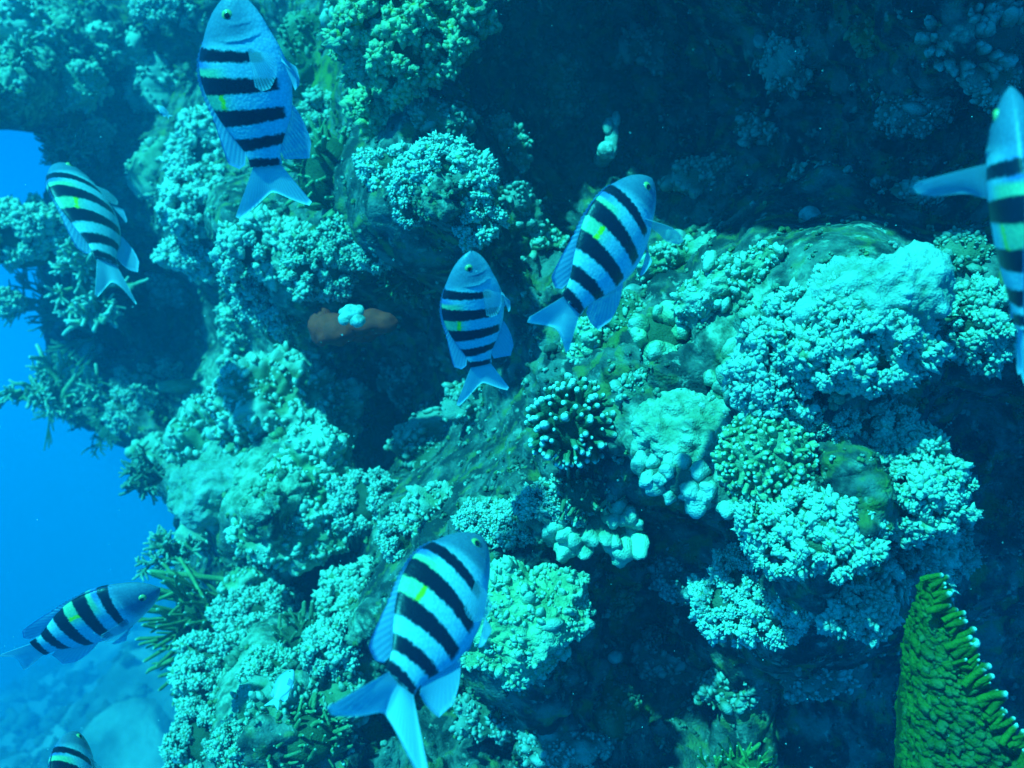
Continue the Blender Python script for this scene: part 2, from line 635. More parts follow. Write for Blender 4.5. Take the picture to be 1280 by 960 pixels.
def m_finger(seed, taper=0.75, length=1.6, r=0.24, tipped=False):
    g = np.random.default_rng(seed)
    z = np.linspace(-length * 0.6, length * 0.4, 7)
    b = g.normal(0, 0.26, 2)
    pts = np.stack([b[0] * (z + 0.6) ** 2 * 0.5, b[1] * (z + 0.6) ** 2 * 0.5, z], 1)
    rr = r * np.interp(np.linspace(0, 1, 7), [0, 0.6, 1], [1.0, 0.95, taper]) * g.uniform(0.92, 1.08, 7)
    V, q, tt = tube(pts, rr, 9)
    V = V + 0.02 * np.stack([np.sin(V[:, 2] * 17 + seed), np.cos(V[:, 2] * 19), 0 * V[:, 2]], 1)
    s = Soup()
    s.add(V, q, np.clip((tt - 0.42) / 0.5, 0, 1) if tipped else np.clip((tt - 0.35) / 0.65, 0, 1) ** 2)
    return mesh_of(s, "coral_finger")


def m_lobe(seed):
    g = np.random.default_rng(seed)
    V, Fc = ico(3)
    V = V.copy()
    V = V * np.array([0.5, 0.44, 0.62])
    V = V * (1 + 0.42 * perlin(V * 2.4 + seed * 7)[:, None] + 0.12 * perlin(V * 7 + seed)[:, None])
    V[:, 2] -= 0.1
    s = Soup()
    s.add(V, Fc, np.clip(V[:, 2] * 0.9 + 0.35, 0, 1))
    return mesh_of(s, "coral_lobe")


def grow(g, p, d, length, r, depth, out, spread=0.6, plane=None, kids=(2, 3)):
    n = 4
    pts = [p]
    for i in range(n):
        d = unit(d + g.normal(0, 0.12, 3))
        if plane is not None:
            d = unit(d - plane * np.dot(d, plane) * 0.8)
        pts.append(pts[-1] + d * length / n)
    out.append((np.array(pts), np.linspace(r, r * 0.72, n + 1), depth))
    if depth > 0:
        for k in range(g.integers(kids[0], kids[1] + 1)):
            i = g.integers(1, n + 1)
            nd = unit(d + g.normal(0, spread, 3))
            if plane is not None:
                nd = unit(nd - plane * np.dot(nd, plane) * 0.85)
            grow(g, pts[i], nd, length * g.uniform(0.55, 0.85), r * 0.78, depth - 1, out, spread, plane, kids)


def m_twig(seed, depth=2, r=0.14, spread=0.62):
    g = np.random.default_rng(seed)
    out = []
    grow(g, np.array([0, 0, -0.9]), np.array([0, 0, 1.0]), 0.85, r, depth, out, spread, None, (3, 5))
    s = Soup()
    for pts, rr, dp in out:
        V, q, tt = tube(pts, rr, 6)
        s.add(V, q, (1 - dp / (depth + 0.01)) * 0.5 + 0.5 * tt if dp < depth else tt * 0.4)
    return mesh_of(s, "staghorn_branch")


LIB = {
    'knob': [m_knobby(s, 40, 0.15, 1, 1.15) for s in range(8)],
    'fine': [m_knobby(s + 40, 60, 0.105, 1, 1.2) for s in range(7)],
    'tiny': [m_knobby(s + 60, 12, 0.23, 0) for s in range(5)],
    'finger': [m_finger(s) for s in range(5)],
    'slim': [m_finger(s + 9, 0.82, 1.8, 0.16) for s in range(5)],
    'tipped': [m_finger(s + 20, 0.85, 1.4, 0.27, True) for s in range(5)],
    'lobe': [m_lobe(s) for s in range(6)],
    'twig': [m_twig(s) for s in range(6)],
}


def arr(me):
    V = np.empty(len(me.vertices) * 3, np.float32)
    me.vertices.foreach_get('co', V)
    Fc = np.empty(len(me.polygons) * 3, np.int32)
    me.polygons.foreach_get('vertices', Fc)
    T = np.empty(len(me.vertices), np.float32)
    me.attributes['tip'].data.foreach_get('value', T)
    return V.reshape(-1, 3).astype(float), Fc.reshape(-1, 3), T


TINY = [arr(m) for m in LIB['tiny']]

def smoothnp(x, a, b):
    t_ = np.clip((x - a) / (b - a), 0, 1)
    return t_ * t_ * (3 - 2 * t_)


PART_NAME = {'knob': 'branch', 'fine': 'branch', 'finger': 'finger', 'slim': 'finger', 'tipped': 'finger', 'lobe': 'lobe', 'twig': 'branch', 'tiny': 'branchlets'}


def colony(name, label, kind, px, py, rx, ry, bpx, col, tip=0.5, cat="coral", group=None, d=None, tilt=0, rz=0.75, aim=None,
           base=None, rough=0.10, core=None, gaps=True, fat=1.0, lift=0.1, jitter=0.25, cover=-0.15, bstretch=1.0, lvl=None, lumpy=None):
    """one coral colony: an Empty on the reef, a base body and its branches"""
    g = np.random.default_rng(int(px * 7 + py * 13))
    if d is None:
        p, nrm = at(px, py)
    else:
        p, nrm = point(px, py, float(away(d))), np.array([0, -1.0, 0])
    col = tuple(float(min(.9, max(.01, c * k_ * g.uniform(.93, 1.07)))) for k_ in [g.uniform(.76, 1.14)] for c in col)
    s = p[1] / F                                        # metres per pixel at that distance
    view = unit(-p)
    out = unit(nrm * 0.5 + view * 0.6 + np.array([0, 0, 0.35])) if aim is None else unit(np.array(aim, float))
    a, b = rx * s, ry * s
    c = rz * min(a, b)
    X = unit(np.cross(np.array([0, 0, 1.0]), -view))
    X = unit(np.cross(view, np.array([0, 0, 1.0])))
    X = X if X[0] > 0 else -X
    Z = np.cross(X, -view)
    Z = Z if Z[2] > 0 else -Z
    ct, st = math.cos(R(tilt)), math.sin(R(tilt))
    X, Z = X * ct + Z * st, -X * st + Z * ct
    B = np.stack([X, view, Z], 1)                       # columns: picture-right, towards the diver, up
    E = np.array([a, c, b])
    cen = p + view * (lift * c) - view * (0.15 * c)
    root = link(name, None, None, cen)
    root.empty_display_size = 0.02
    tag(root, label, cat, group)
    # base body
    if lvl is None:
        lvl = 4 if max(rx, ry) < 60 else 5
    V, Fc = ico(lvl)
    bodyonly = kind in ('crust', 'massive', 'smooth')
    k = 1.0 if bodyonly else (core or (0.5 if kind == 'twig' else 0.82))
    W_ = (V * E * k) @ B.T
    nr = unit((V / E) @ B.T)
    wp = W_ + cen
    q_ = 1.0 / s / 100                                    # noise scale that follows the picture scale
    if kind == 'crust':
        sc_ = (lumpy or 1.0)
        dsp = s * (rough * 10) * (13.0 * fbm(wp * q_ * 1.9, 3) + 6.0 * lumps(wp * q_ * 3.2 * sc_) + 4.2 * lumps(wp * q_ * 7.0 * sc_ + 5) + 2.2 * lumps(wp * q_ * 14 * sc_ + 2))
    elif kind == 'smooth':
        dsp = s * (rough * 10) * (13 * fbm(wp * q_ * 1.9, 2) + 5.0 * lumps(wp * q_ * 3.6) + 3.4 * lumps(wp * q_ * 8) + 1.6 * lumps(wp * q_ * 17) + .9 * perlin(wp * q_ * 34))
    elif kind == 'massive':
        dsp = s * (rough * 10) * (15 * fbm(wp * q_ * 1.7, 2) + 3.0 * lumps(wp * q_ * 5 + 3) + 2.4 * lumps(wp * q_ * 10) + 2.2 * lumps(wp * q_ * 22))
    else:
        dsp = s * (4 * fbm(wp * q_ * 2, 2) + 1.5 * lumps(wp * q_ * 7))
    W_ = W_ + nr * dsp[:, None]
    T = np.clip(0.5 + dsp / (s * 16), 0, 1) if bodyonly else np.zeros(len(W_))
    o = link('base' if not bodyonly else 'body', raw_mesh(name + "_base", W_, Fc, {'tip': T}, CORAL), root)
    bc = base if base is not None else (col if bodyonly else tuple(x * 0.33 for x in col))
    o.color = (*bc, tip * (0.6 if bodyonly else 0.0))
    if bodyonly:
        if bpx < 0 or (kind == 'smooth' and rough < .08):
            return root
        nb = int(2 * math.pi * rx * ry / (42 if kind != 'smooth' else 150))
        near = (nr @ view > -.3)
        cand = np.nonzero(near)[0]
        wgt = 0.10 + smoothnp(perlin(wp[cand] * q_ * 5 + 9), -.2, .4)
        wgt *= (0.3 + (dsp[cand] - dsp.min()) / (np.ptp(dsp) + 1e-9))
        nb = min(nb, len(cand) // 2)
        pk = g.choice(cand, nb, replace=False, p=wgt / wgt.sum())
        bd = unit(nr[pk] + np.array([-.2, -.2, .4]) + g.normal(0, .3, (nb, 3)))
        sz = s * np.exp(g.normal(.85, .42, nb))
        Fm = frames(bd, g.uniform(0, 6, nb)) * sz[:, None, None]
        Fm[:, :, 0] *= g.uniform(.6, 2.2, nb)[:, None]
        Fm[:, :, 2] *= g.uniform(.5, 2.2, nb)[:, None]
        tV, tF = octa()
        Vb, Fb = stamp(tV, tF, Fm, W_[pk])
        ob = link('buds', raw_mesh(name + "_buds", Vb, Fb, {'tip': np.tile(tV[:, 2] * .5 + .5, nb)}, CORAL), root)
        ob['kind'] = 'stuff'
        ob.color = (*bc, tip)
        return root
    # branches
    dens = 0.72 * bpx * bpx
    area = 2 * math.pi * rx * ry * 1.25
    n = int(area / dens)
    i = np.arange(n) + 0.5
    zz = 1 - 2 * i / n
    th = i * 2.399963
    dirs = np.stack([np.sqrt(1 - zz ** 2) * np.cos(th), np.sqrt(1 - zz ** 2) * np.sin(th), zz], 1)
    dirs = unit(dirs + g.normal(0, jitter * bpx / max(rx, ry), dirs.shape) * 1.5)
    pw = (dirs * E) @ B.T
    nw = unit((dirs / E) @ B.T)
    keep = (nw @ out > cover) & (nw @ view > -0.35)
    # leave ragged gaps
    if gaps:
        keep &= perlin((pw + cen) * q_ * 3.0) > -0.42
    pw, nw = pw[keep], nw[keep]
    n = len(pw)
    if n == 0:
        return root
    bd = unit(nw * 0.8 + out * 0.45 + g.normal(0, 0.34 if kind == 'slim' else 0.18, nw.shape))
    sz = bpx * s * np.clip(np.exp(g.normal(0, .24, n)), .55, 1.7) * 1.15 * fat
    pw = pw * (1 + (0.34 * perlin((pw + cen) * q_ * 2.6)[:, None] + 0.16 * perlin((pw + cen) * q_ * 6)[:, None]) * (1 if gaps else .25)) - bd * (sz * 0.12)[:, None]
    if bodyonly:
        pw = pw + nw * 0
    Fm = frames(bd, g.uniform(0, 6.28, n)) * sz[:, None, None]
    Fm[:, :, 2] *= (bstretch * g.uniform(0.85, 1.25, n))[:, None]
    if kind in LIB and kind != 'tiny' and n <= 300 and bpx >= 8.5:
        lib = LIB[kind]
        pick = g.integers(0, len(lib), n)
        cv = g.uniform(0.86, 1.12, (n, 1)) * np.array(col)
        for m_ in range(n):
            o = bpy.data.objects.new(PART_NAME[kind], lib[pick[m_]])
            COL.objects.link(o)
            o.parent = root
            M4 = np.eye(4)
            M4[:3, :3] = Fm[m_]
            M4[:3, 3] = pw[m_]
            o.matrix_basis = Matrix(M4.tolist())
            o.color = (*[float(x) for x in np.minimum(cv[m_], 0.95)], tip)
    else:
        src = TINY if kind not in ('slim', 'finger') else [arr(m) for m in LIB[kind]]
        sp = Soup()
        pick = g.integers(0, len(src), n)
        for v in range(len(src)):
            kk = np.nonzero(pick == v)[0]
            if len(kk):
                tV, tF, tT = src[v]
                Vv, Ff = stamp(tV, tF, Fm[kk], pw[kk])
                sp.add(Vv, Ff, np.tile(tT, len(kk)))
        V, Fc, T = sp.arrays()
        o = link('branchlets', raw_mesh(name + "_branchlets", V, Fc, {'tip': T}, CORAL), root)
        o['kind'] = 'stuff'
        o.color = (*col, tip)
    return root


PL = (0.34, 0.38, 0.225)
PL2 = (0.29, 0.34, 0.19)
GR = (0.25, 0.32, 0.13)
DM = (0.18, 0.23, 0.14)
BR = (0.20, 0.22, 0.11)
G1 = "knobbly corals on the lit ledges"
G2 = "pale crusts on the reef rock"
G3 = "branching corals along the reef edge"
G4 = "finger corals"
G5 = "smooth lobed corals"

# ---- upper part of the reef
colony('cauliflower_coral', "big olive cauliflower coral jutting from the top of the wall beside the dark cave", 'knob', 528, 55, 92, 78, 19, (0.36, 0.36, 0.05), .38, group=G1, tilt=0, aim=(-.5, -.8, .3))
colony('cauliflower_coral', "olive knobbly coral hanging directly beneath the big cauliflower coral", 'knob', 490, 130, 52, 45, 16, (0.33, 0.35, 0.06), .35, group=G1, aim=(-.4, -.85, .3))
colony('finger_coral', "dull green finger coral with upright short fingers beside the tail of the topmost fish", 'slim', 425, 222, 48, 52, 15, (0.30, 0.40, 0.20), .45, group=G4, aim=(-.55, -.7, .45))
colony('finger_coral', "dim greenish coral thicket beside the belly of the topmost fish", 'knob', 395, 160, 34, 40, 12, (0.27, 0.36, 0.19), .4, group=G4)
colony('plate_coral', "pale ragged coral plate under the olive cauliflower corals", 'fine', 475, 208, 38, 26, 12, PL, .8, group=G1, rz=.5)
colony('plate_coral', "broad pale coral plate directly above the lone fish with its snout up", 'fine', 562, 205, 50, 34, 13, PL, .8, group=G1, rz=.6)
colony('plate_coral', "pale drooping coral clump touching the cave mouth above the centre fish", 'fine', 592, 262, 34, 46, 12, PL, .7, group=G1, rz=.6)
colony('plate_coral', "small pale coral clump between the green finger coral and the broad plate", 'fine', 497, 258, 22, 34, 11, PL, .75, group=G1)
colony('plate_coral', "small pale coral clump in the shade below the green finger coral", 'fine', 474, 305, 24, 20, 10, PL2, .6, group=G1)
colony('finger_coral', "fine brownish finger coral below the small pale clumps, above the red sponge", 'slim', 508, 346, 34, 34, 9.5, (0.26, 0.32, 0.17), .4, group=G4)
colony('cauliflower_coral', "bright cauliflower coral bush whose top touches the topmost fish's tail", 'knob', 255, 190, 40, 42, 13, PL, .7, group=G1)
colony('cauliflower_coral', "bright cauliflower coral directly below the bush at the topmost fish's tail", 'knob', 250, 258, 46, 42, 13, PL, .7, group=G1)
colony('cauliflower_coral', "bright knobbly coral at the brink over the deep blue recess", 'knob', 258, 308, 44, 28, 12, PL, .7, group=G1)
colony('cauliflower_coral', "large pale knobbly coral under the forked tail of the topmost fish", 'knob', 345, 305, 72, 36, 18, PL, .65, group=G1)
colony('cauliflower_coral', "pale coral mass spreading down to the red sponge", 'fine', 335, 362, 50, 46, 12, PL, .6, group=G1)
colony('cauliflower_coral', "pale coral shoulder bordering the red sponge from above", 'fine', 395, 335, 42, 40, 12, PL2, .55, group=G1)
colony('brain_coral', "round lumpy greenish brain coral dome in the blue shade", 'smooth', 196, 208, 36, 34, 0, (0.34, 0.40, 0.26), .4, group=G5, rough=.11, aim=None)
colony('crust_coral', "pale crusty coral shelf in the upper corner above the open water", 'crust', 15, 40, 58, 40, 0, PL, .6, group=G2, rough=.12)
colony('crust_coral', "bright crusted knob jutting below the corner shelf", 'crust', 120, 62, 26, 14, 0, PL2, .5, group=G2)
colony('crust_coral', "small square pale crust block beside the corner shelf", 'crust', 70, 32, 22, 18, 0, PL2, .5, group=G2)
colony('branching_coral', "feathery branching coral hanging beneath the corner shelf", 'twig', 22, 100, 42, 36, 22, PL2, .5, group=G3, d=2.45, aim=(-.4, -.8, -.1))
colony('crust_coral', "hazy crusted ledge behind the feathery hanging coral", 'crust', 85, 105, 50, 32, 0, (0.30, 0.34, 0.24), .4, group=G2)
colony('branching_coral', "small tufted coral on the reef edge above the fish in the blue shade", 'twig', 78, 192, 22, 30, 17, PL2, .5, group=G3, d=2.75)
colony('crust_coral', "pale coral fringe hanging from the top edge beside the topmost fish", 'fine', 215, 8, 44, 26, 12, PL, .6, group=G2)
colony('crust_coral', "pale ribbon of crust rising beside the big olive cauliflower coral", 'crust', 425, 25, 18, 40, 0, PL2, .5, group=G2, tilt=20)
colony('crust_coral', "dull olive crust wall between the topmost fish and the cauliflower coral", 'crust', 395, 75, 40, 58, 0, (0.16, 0.22, 0.10), .2, group=G2)
# ---- edge of the reef over open water
colony('cauliflower_coral', "bright coral bush standing out over the open water beside the hazy fish", 'knob', 30, 298, 58, 44, 13, PL, .6, group=G3, d=2.45, aim=(-.4, -.75, .45))
colony('cauliflower_coral', "tiny bright coral tuft at the brink below the outermost bush", 'knob', 8, 378, 18, 13, 10, PL, .6, group=G3, d=2.5)
colony('staghorn_coral', "pale staghorn coral under the tail of the hazy fish", 'twig', 112, 352, 44, 46, 24, PL, .75, group=G3, d=2.45, aim=(-.45, -.7, -.2))
colony('branching_coral', "pale feathery table coral reaching out over the open water", 'twig', 66, 490, 62, 24, 20, PL2, .6, group=G3, d=2.6, aim=(-.6, -.6, .3), rz=.9)
colony('cauliflower_coral', "pale coral column beside the small window of open water", 'fine', 178, 470, 38, 28, 12, PL2, .6, group=G3)
colony('cauliflower_coral', "pale coral clump at the foot of the coral column", 'fine', 172, 518, 28, 30, 11, PL2, .6, group=G3)
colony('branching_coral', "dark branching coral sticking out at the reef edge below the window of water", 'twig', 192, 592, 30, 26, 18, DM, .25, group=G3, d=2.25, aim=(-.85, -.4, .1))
colony('crust_coral', "pale round crust on the edge above the dark sticking-out branches", 'crust', 205, 578, 24, 22, 0, PL2, .5, group=G2)
colony('branching_coral', "small fan of pale branches at the reef edge above the horizontal fish's snout", 'twig', 218, 690, 32, 26, 18, PL2, .55, group=G3, d=2.05, aim=(-.85, -.45, .15))
colony('staghorn_coral', "bushy staghorn coral with curved green-tipped branches in front of the horizontal fish's snout", 'slim', 248, 782, 46, 64, 12.5, (0.30, 0.35, 0.16), .9, group=G3, d=1.95, aim=(-.85, -.5, -.2), cover=-.25, bstretch=2.3, jitter=.6, core=.6, gaps=False)

# lattice fans of the edge
def fan(name, label, px, py, d, dirn, length, r, seed, depth, col, plane, kids=(2, 3), n=5, spread=.55, group=G3):
    g = np.random.default_rng(seed)
    d = float(away(d))
    length, r = length * d / 2.7, r * d / 2.7
    base = point(px, py, d)
    root = link(name, None, None, base)
    tag(root, label, "coral", group)
    out = []
    dirn = unit(np.array(dirn, float))
    plane = unit(np.array(plane, float))
    side = np.cross(dirn, plane)
    for k in range(n):
        a = (k - (n - 1) / 2) * 0.42
        grow(g, side * a * length * 0.35, unit(dirn * math.cos(a) + side * math.sin(a)), length, r, depth, out, spread, plane, kids)
    s = Soup()
    big = [x for x in out if x[2] == depth]
    for pts, rr, dp in out:
        if dp == depth:
            continue
        V, q, tt = tube(pts, rr, 5)
        s.add(V, q, 0.3 + 0.7 * tt if dp == 0 else tt * 0.2)
    o = link('branchlets', mesh_of(s, "fan_branchlets"), root)
    o['kind'] = 'stuff'
    o.color = (*col, .3)
    for pts, rr, dp in big:
        V, q, tt = tube(pts, rr, 6)
        s1 = Soup()
        s1.add(V, q, tt * .2)
        o = link('stem', mesh_of(s1, "fan_stem"), root)
        o.color = (*col, .2)


fan('lattice_coral', "dark lattice fan of thin branches against the open water", 118, 420, 2.72, (-1, 0, -.05), .12, .0062, 5, 3, (0.13, 0.19, 0.12), (.1, 1, .1), (3, 4), 6)
fan('lattice_coral', "small dark lattice fan hanging under the feathery table coral", 140, 520, 2.62, (-.6, 0, -.8), .055, .005, 8, 3, (0.10, 0.15, 0.10), (.1, 1, .1), (3, 3), 5)

# ---- middle: crusted rock below the recess
colony('crust_coral', "rough pale crusted rock shoulder below the deep blue recess", 'crust', 345, 510, 92, 70, 0, PL2, .75, group=G2, rough=.16, lvl=6)
colony('crust_coral', "rough crusted hump nearest the deep blue recess", 'crust', 302, 452, 28, 24, 0, PL, .6, group=G2, rough=.11)
colony('crust_coral', "pale pointed tongue of rock sticking out into the blue recess", 'smooth', 250, 487, 44, 13, 0, PL2, .5, group=G2, rough=.06)
colony('crust_coral', "crusted boulder facing the open water under the pointed tongue", 'crust', 268, 548, 42, 54, 0, PL2, .7, group=G2, rough=.14)
colony('crust_coral', "smooth bright sediment-dusted crust under the crusted boulder", 'smooth', 280, 612, 72, 46, -1, (0.44, 0.48, 0.40), .5, group=G2, rough=.10, lvl=6)
colony('crust_coral', "greenish white crust slope bordering the dark cave hollow", 'crust', 400, 600, 58, 72, 0, PL2, .75, group=G2, rough=.15, lvl=6)
colony('crust_coral', "pale crusted ledge above the black overhang shadow", 'crust', 360, 668, 78, 34, 0, PL, .6, group=G2, rough=.13)
colony('cauliflower_coral', "pale coral frill on the rim between the cave hollow and the overhang", 'fine', 462, 632, 42, 36, 11, PL, .75, group=G1)
colony('crust_coral', "yellowish turf patch on the rim of the red sponge's shadow", 'crust', 398, 478, 34, 50, 0, (0.28, 0.34, 0.10), .3, group=G2)
# ---- lower corals
colony('cauliflower_coral', "knobbly coral mass directly behind the staghorn bush", 'fine', 318, 775, 52, 40, 12, PL, .7, group=G1)
colony('cauliflower_coral', "knobbly coral mass below the staghorn bush at the reef edge", 'fine', 270, 850, 48, 56, 12, PL, .65, group=G1)
colony('cauliflower_coral', "knobbly coral at the bottom edge of the reef beside the hazy slope", 'fine', 262, 930, 44, 44, 12, PL2, .6, group=G1)
colony('cauliflower_coral', "knobbly coral beneath the black overhang shadow", 'slim', 382, 792, 44, 36, 11, PL2, .65, group=G1)
colony('cauliflower_coral', "coral frill beside the back of the largest fish", 'knob', 440, 745, 52, 44, 12, PL2, .6, group=G1, tilt=40)
colony('cauliflower_coral', "coral clump touching the tail of the largest fish", 'knob', 415, 812, 34, 34, 11, PL2, .6, group=G1)
colony('finger_coral', "fine slender finger coral at the bottom beside the largest fish's tail fin", 'slim', 372, 925, 48, 36, 13, (0.30, 0.38, 0.17), .6, group=G4)
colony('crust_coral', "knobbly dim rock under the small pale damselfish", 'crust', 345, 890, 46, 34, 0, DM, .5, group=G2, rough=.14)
# ---- centre
colony('cauliflower_coral', "pale frilly coral by the snout of the largest fish", 'fine', 628, 652, 48, 30, 11, PL2, .7, group=G1)
colony('cauliflower_coral', "pale frilly coral beside the white-tipped finger coral's foot", 'fine', 700, 625, 48, 26, 10, (0.38, 0.45, 0.27), .6, group=G1)
colony('massive_coral', "big dome of yellow-green coral under the belly of the largest fish", 'massive', 652, 797, 90, 72, 0, (0.33, 0.40, 0.23), .45, group=G5, rough=.15, lvl=6, rz=.65, tilt=18)
colony('finger_coral', "round finger coral with white-tipped stubby fingers", 'tipped', 714, 530, 48, 48, 11, (0.20, 0.26, 0.15), 1.0, group=G4, cover=-.3, jitter=.4, gaps=False, lift=.3, aim=(0, -.95, .3), d=1.33, fat=1.25, core=.70)
colony('lobed_coral', "cluster of thick bare lobes at the edge of the lower cave", 'lobe', 748, 664, 56, 42, 24, (0.50, 0.54, 0.38), .5, group=G5, jitter=.6, cover=-.1, lift=1.1, gaps=False, bstretch=1.35, aim=(-.1, -.85, -.25))
colony('lobed_coral', "pale lobed coral at the foot of the fish near the cave", 'lobe', 842, 440, 38, 42, 20, (0.42, 0.50, 0.28), .5, group=G5, jitter=.5)
colony('crust_coral', "pale crust patch behind the tail of the fish near the cave", 'crust', 738, 428, 40, 30, 0, (0.36, 0.42, 0.28), .6, group=G2, rough=.13)
colony('crust_coral', "turf-covered ledge under the white sponge", 'crust', 668, 300, 48, 22, 0, (0.24, 0.27, 0.13), .5, group=G2)
# ---- bright mass
colony('massive_coral', "huge bright coral head, smooth on top, brightest of all the corals", 'smooth', 1080, 345, 104, 62, -1, (0.46, 0.48, 0.38), .5, group=G5, rough=.12, lvl=6, rz=.9, tilt=14, lift=.45)
colony('cauliflower_coral', "knobbly bright skirt of the huge coral head", 'knob', 1080, 442, 98, 70, 17, PL, .6, group=G1, lift=.2)
colony('cauliflower_coral', "knobbly coral tumbling down from the huge coral head's skirt", 'knob', 975, 460, 62, 58, 15, PL, .6, group=G1)
colony('crust_coral', "bright sloping crust climbing towards the huge coral head", 'crust', 930, 375, 78, 36, 0, PL, .6, group=G2, tilt=28, rough=.11, lvl=6)
colony('lobed_coral', "row of fat pale lobes beside the bright sloping crust", 'lobe', 902, 470, 34, 46, 24, PL, .5, group=G5, jitter=.5)
colony('lobed_coral', "smooth bright sediment-covered coral with lobes along its lower rim", 'smooth', 868, 566, 92, 52, -1, (0.38, 0.41, 0.32), .5, group=G5, rough=.11, lvl=6, rz=.7, tilt=-16)
colony('lobed_coral', "rim of rounded lobes hanging from the smooth bright coral", 'lobe', 868, 606, 84, 24, 22, (0.40, 0.43, 0.33), .5, group=G5, jitter=.5, aim=(-.25, -.9, 0), tilt=-15, d=1.165, gaps=False)
colony('honeycomb_coral', "round honeycomb coral of tight pale bumps set into the smooth bright coral", 'finger', 952, 572, 60, 54, 8, PL, .9, group=G5, jitter=.2, bstretch=.6, cover=-.1, gaps=False, lift=.5, base=(0.28, 0.32, 0.20), core=.92, fat=1.75)
colony('cauliflower_coral', "green-tinged knobbly coral below the huge coral head", 'knob', 1105, 610, 82, 62, 15, (0.30, 0.38, 0.19), .55, group=G1)
colony('cauliflower_coral', "knobbly coral beneath the honeycomb coral", 'knob', 1010, 668, 82, 58, 14, (0.35, 0.40, 0.24), .6, group=G1)
colony('cauliflower_coral', "overhanging knobbly coral with thick clubs above the green fire coral", 'knob', 1118, 690, 76, 44, 19, (0.38, 0.43, 0.27), .6, group=G1, bstretch=1.8, aim=(-.1, -.8, -.3))
colony('cauliflower_coral', "pale cauliflower coral drooping over the black bottom cave", 'fine', 950, 750, 78, 52, 13, (0.38, 0.43, 0.28), .7, group=G1)
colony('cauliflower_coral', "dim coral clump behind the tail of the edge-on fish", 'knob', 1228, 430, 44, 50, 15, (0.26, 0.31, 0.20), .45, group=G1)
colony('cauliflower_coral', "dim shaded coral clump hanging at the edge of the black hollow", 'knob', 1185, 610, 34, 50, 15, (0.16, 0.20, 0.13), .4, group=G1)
colony('crust_coral', "dim green crust ledge running under the cave to the bright coral head", 'crust', 860, 330, 64, 30, 0, (0.24, 0.32, 0.17), .5, group=G2, rough=.12)
colony('finger_coral', "small upright green fingers at the bottom edge", 'slim', 925, 952, 48, 30, 11.5, (0.22, 0.36, 0.08), .8, group=G4, aim=(-.1, -.6, .8), bstretch=1.6)
colony('crust_coral', "dim yellowish crust in the dark upper wall", 'crust', 1075, 58, 24, 24, 0, (0.26, 0.28, 0.06), .2, group=G2)
colony('lobed_coral', "scattered pale lobes in the upper corner above the edge-on fish", 'lobe', 1215, 45, 60, 44, 14, (0.24, 0.29, 0.23), .5, group=G5, jitter=1.2, bstretch=1.5, rz=.4, fat=.85)
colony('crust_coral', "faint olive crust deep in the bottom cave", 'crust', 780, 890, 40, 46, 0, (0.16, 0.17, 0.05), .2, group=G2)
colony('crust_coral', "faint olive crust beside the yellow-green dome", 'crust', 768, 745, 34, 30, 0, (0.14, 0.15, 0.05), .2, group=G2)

# ---- corals that close the gaps
colony('cauliflower_coral', "pale coral between the red sponge and the shaded small clump", 'fine', 436, 318, 36, 30, 11, PL2, .55, group=G1)
colony('cauliflower_coral', "pale coral lobe hanging over the edge of the deep blue recess", 'fine', 302, 398, 26, 30, 11, PL, .6, group=G1)
colony('cauliflower_coral', "knobbly coral just above the rough crusted hump", 'fine', 352, 418, 34, 24, 11, PL2, .5, group=G1)
colony('crust_coral', "rough olive crust behind the lowest branches of the cauliflower corals", 'crust', 555, 150, 40, 28, 0, (0.16, 0.20, 0.10), .3, group=G2)
colony('crust_coral', "pale crust between the green turf slope and the largest fish", 'crust', 545, 632, 46, 24, 0, PL2, .6, group=G2, rough=.13)
colony('cauliflower_coral', "coral frill bordering the overhang shadow beside the largest fish's back", 'fine', 500, 668, 36, 30, 11, PL2, .65, group=G1)
colony('crust_coral', "pale crust facing open water above the small fan of branches", 'crust', 246, 655, 34, 36, 0, PL, .6, group=G2, rough=.13)
colony('crust_coral', "pale crust step between the crusted ledge and the knobbly masses", 'crust', 318, 722, 36, 26, 0, PL2, .6, group=G2, rough=.13)
colony('cauliflower_coral', "knobbly coral above the small pale damselfish", 'fine', 335, 832, 40, 30, 11, PL2, .6, group=G1)
colony('cauliflower_coral', "knobbly coral at the bottom beside the slender finger coral", 'fine', 312, 935, 34, 36, 11, PL2, .5, group=G1)
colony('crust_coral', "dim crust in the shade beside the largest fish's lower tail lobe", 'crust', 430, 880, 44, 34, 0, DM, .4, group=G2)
colony('crust_coral', "pale crust under the smooth bright coral's upper edge", 'crust', 880, 512, 40, 24, 0, PL2, .6, group=G2)
colony('crust_coral', "green-grey crust between the lobed coral and the smooth bright coral", 'crust', 820, 500, 36, 26, 0, (0.24, 0.30, 0.18), .4, group=G2)
colony('crust_coral', "grey-green crust beside the round grey sponge", 'crust', 775, 400, 36, 34, 0, (0.20, 0.26, 0.15), .4, group=G2)
colony('cauliflower_coral', "knobbly coral filling the gap above the honeycomb coral", 'fine', 1010, 520, 46, 28, 11, PL2, .5, group=G1)
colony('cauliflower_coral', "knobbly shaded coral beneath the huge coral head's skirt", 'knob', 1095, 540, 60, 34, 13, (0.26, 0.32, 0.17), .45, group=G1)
colony('cauliflower_coral', "knobbly coral on the far flank of the huge coral head", 'knob', 1172, 385, 34, 62, 14, PL2, .5, group=G1)
colony('crust_coral', "dim turf crust behind the huge coral head, under the edge-on fish's fin", 'crust', 1205, 320, 42, 36, 0, (0.18, 0.22, 0.12), .3, group=G2)
colony('cauliflower_coral', "thick-clubbed knobbly coral between the drooping coral and the fire coral", 'knob', 1050, 735, 56, 36, 15, (0.38, 0.43, 0.27), .6, group=G1)
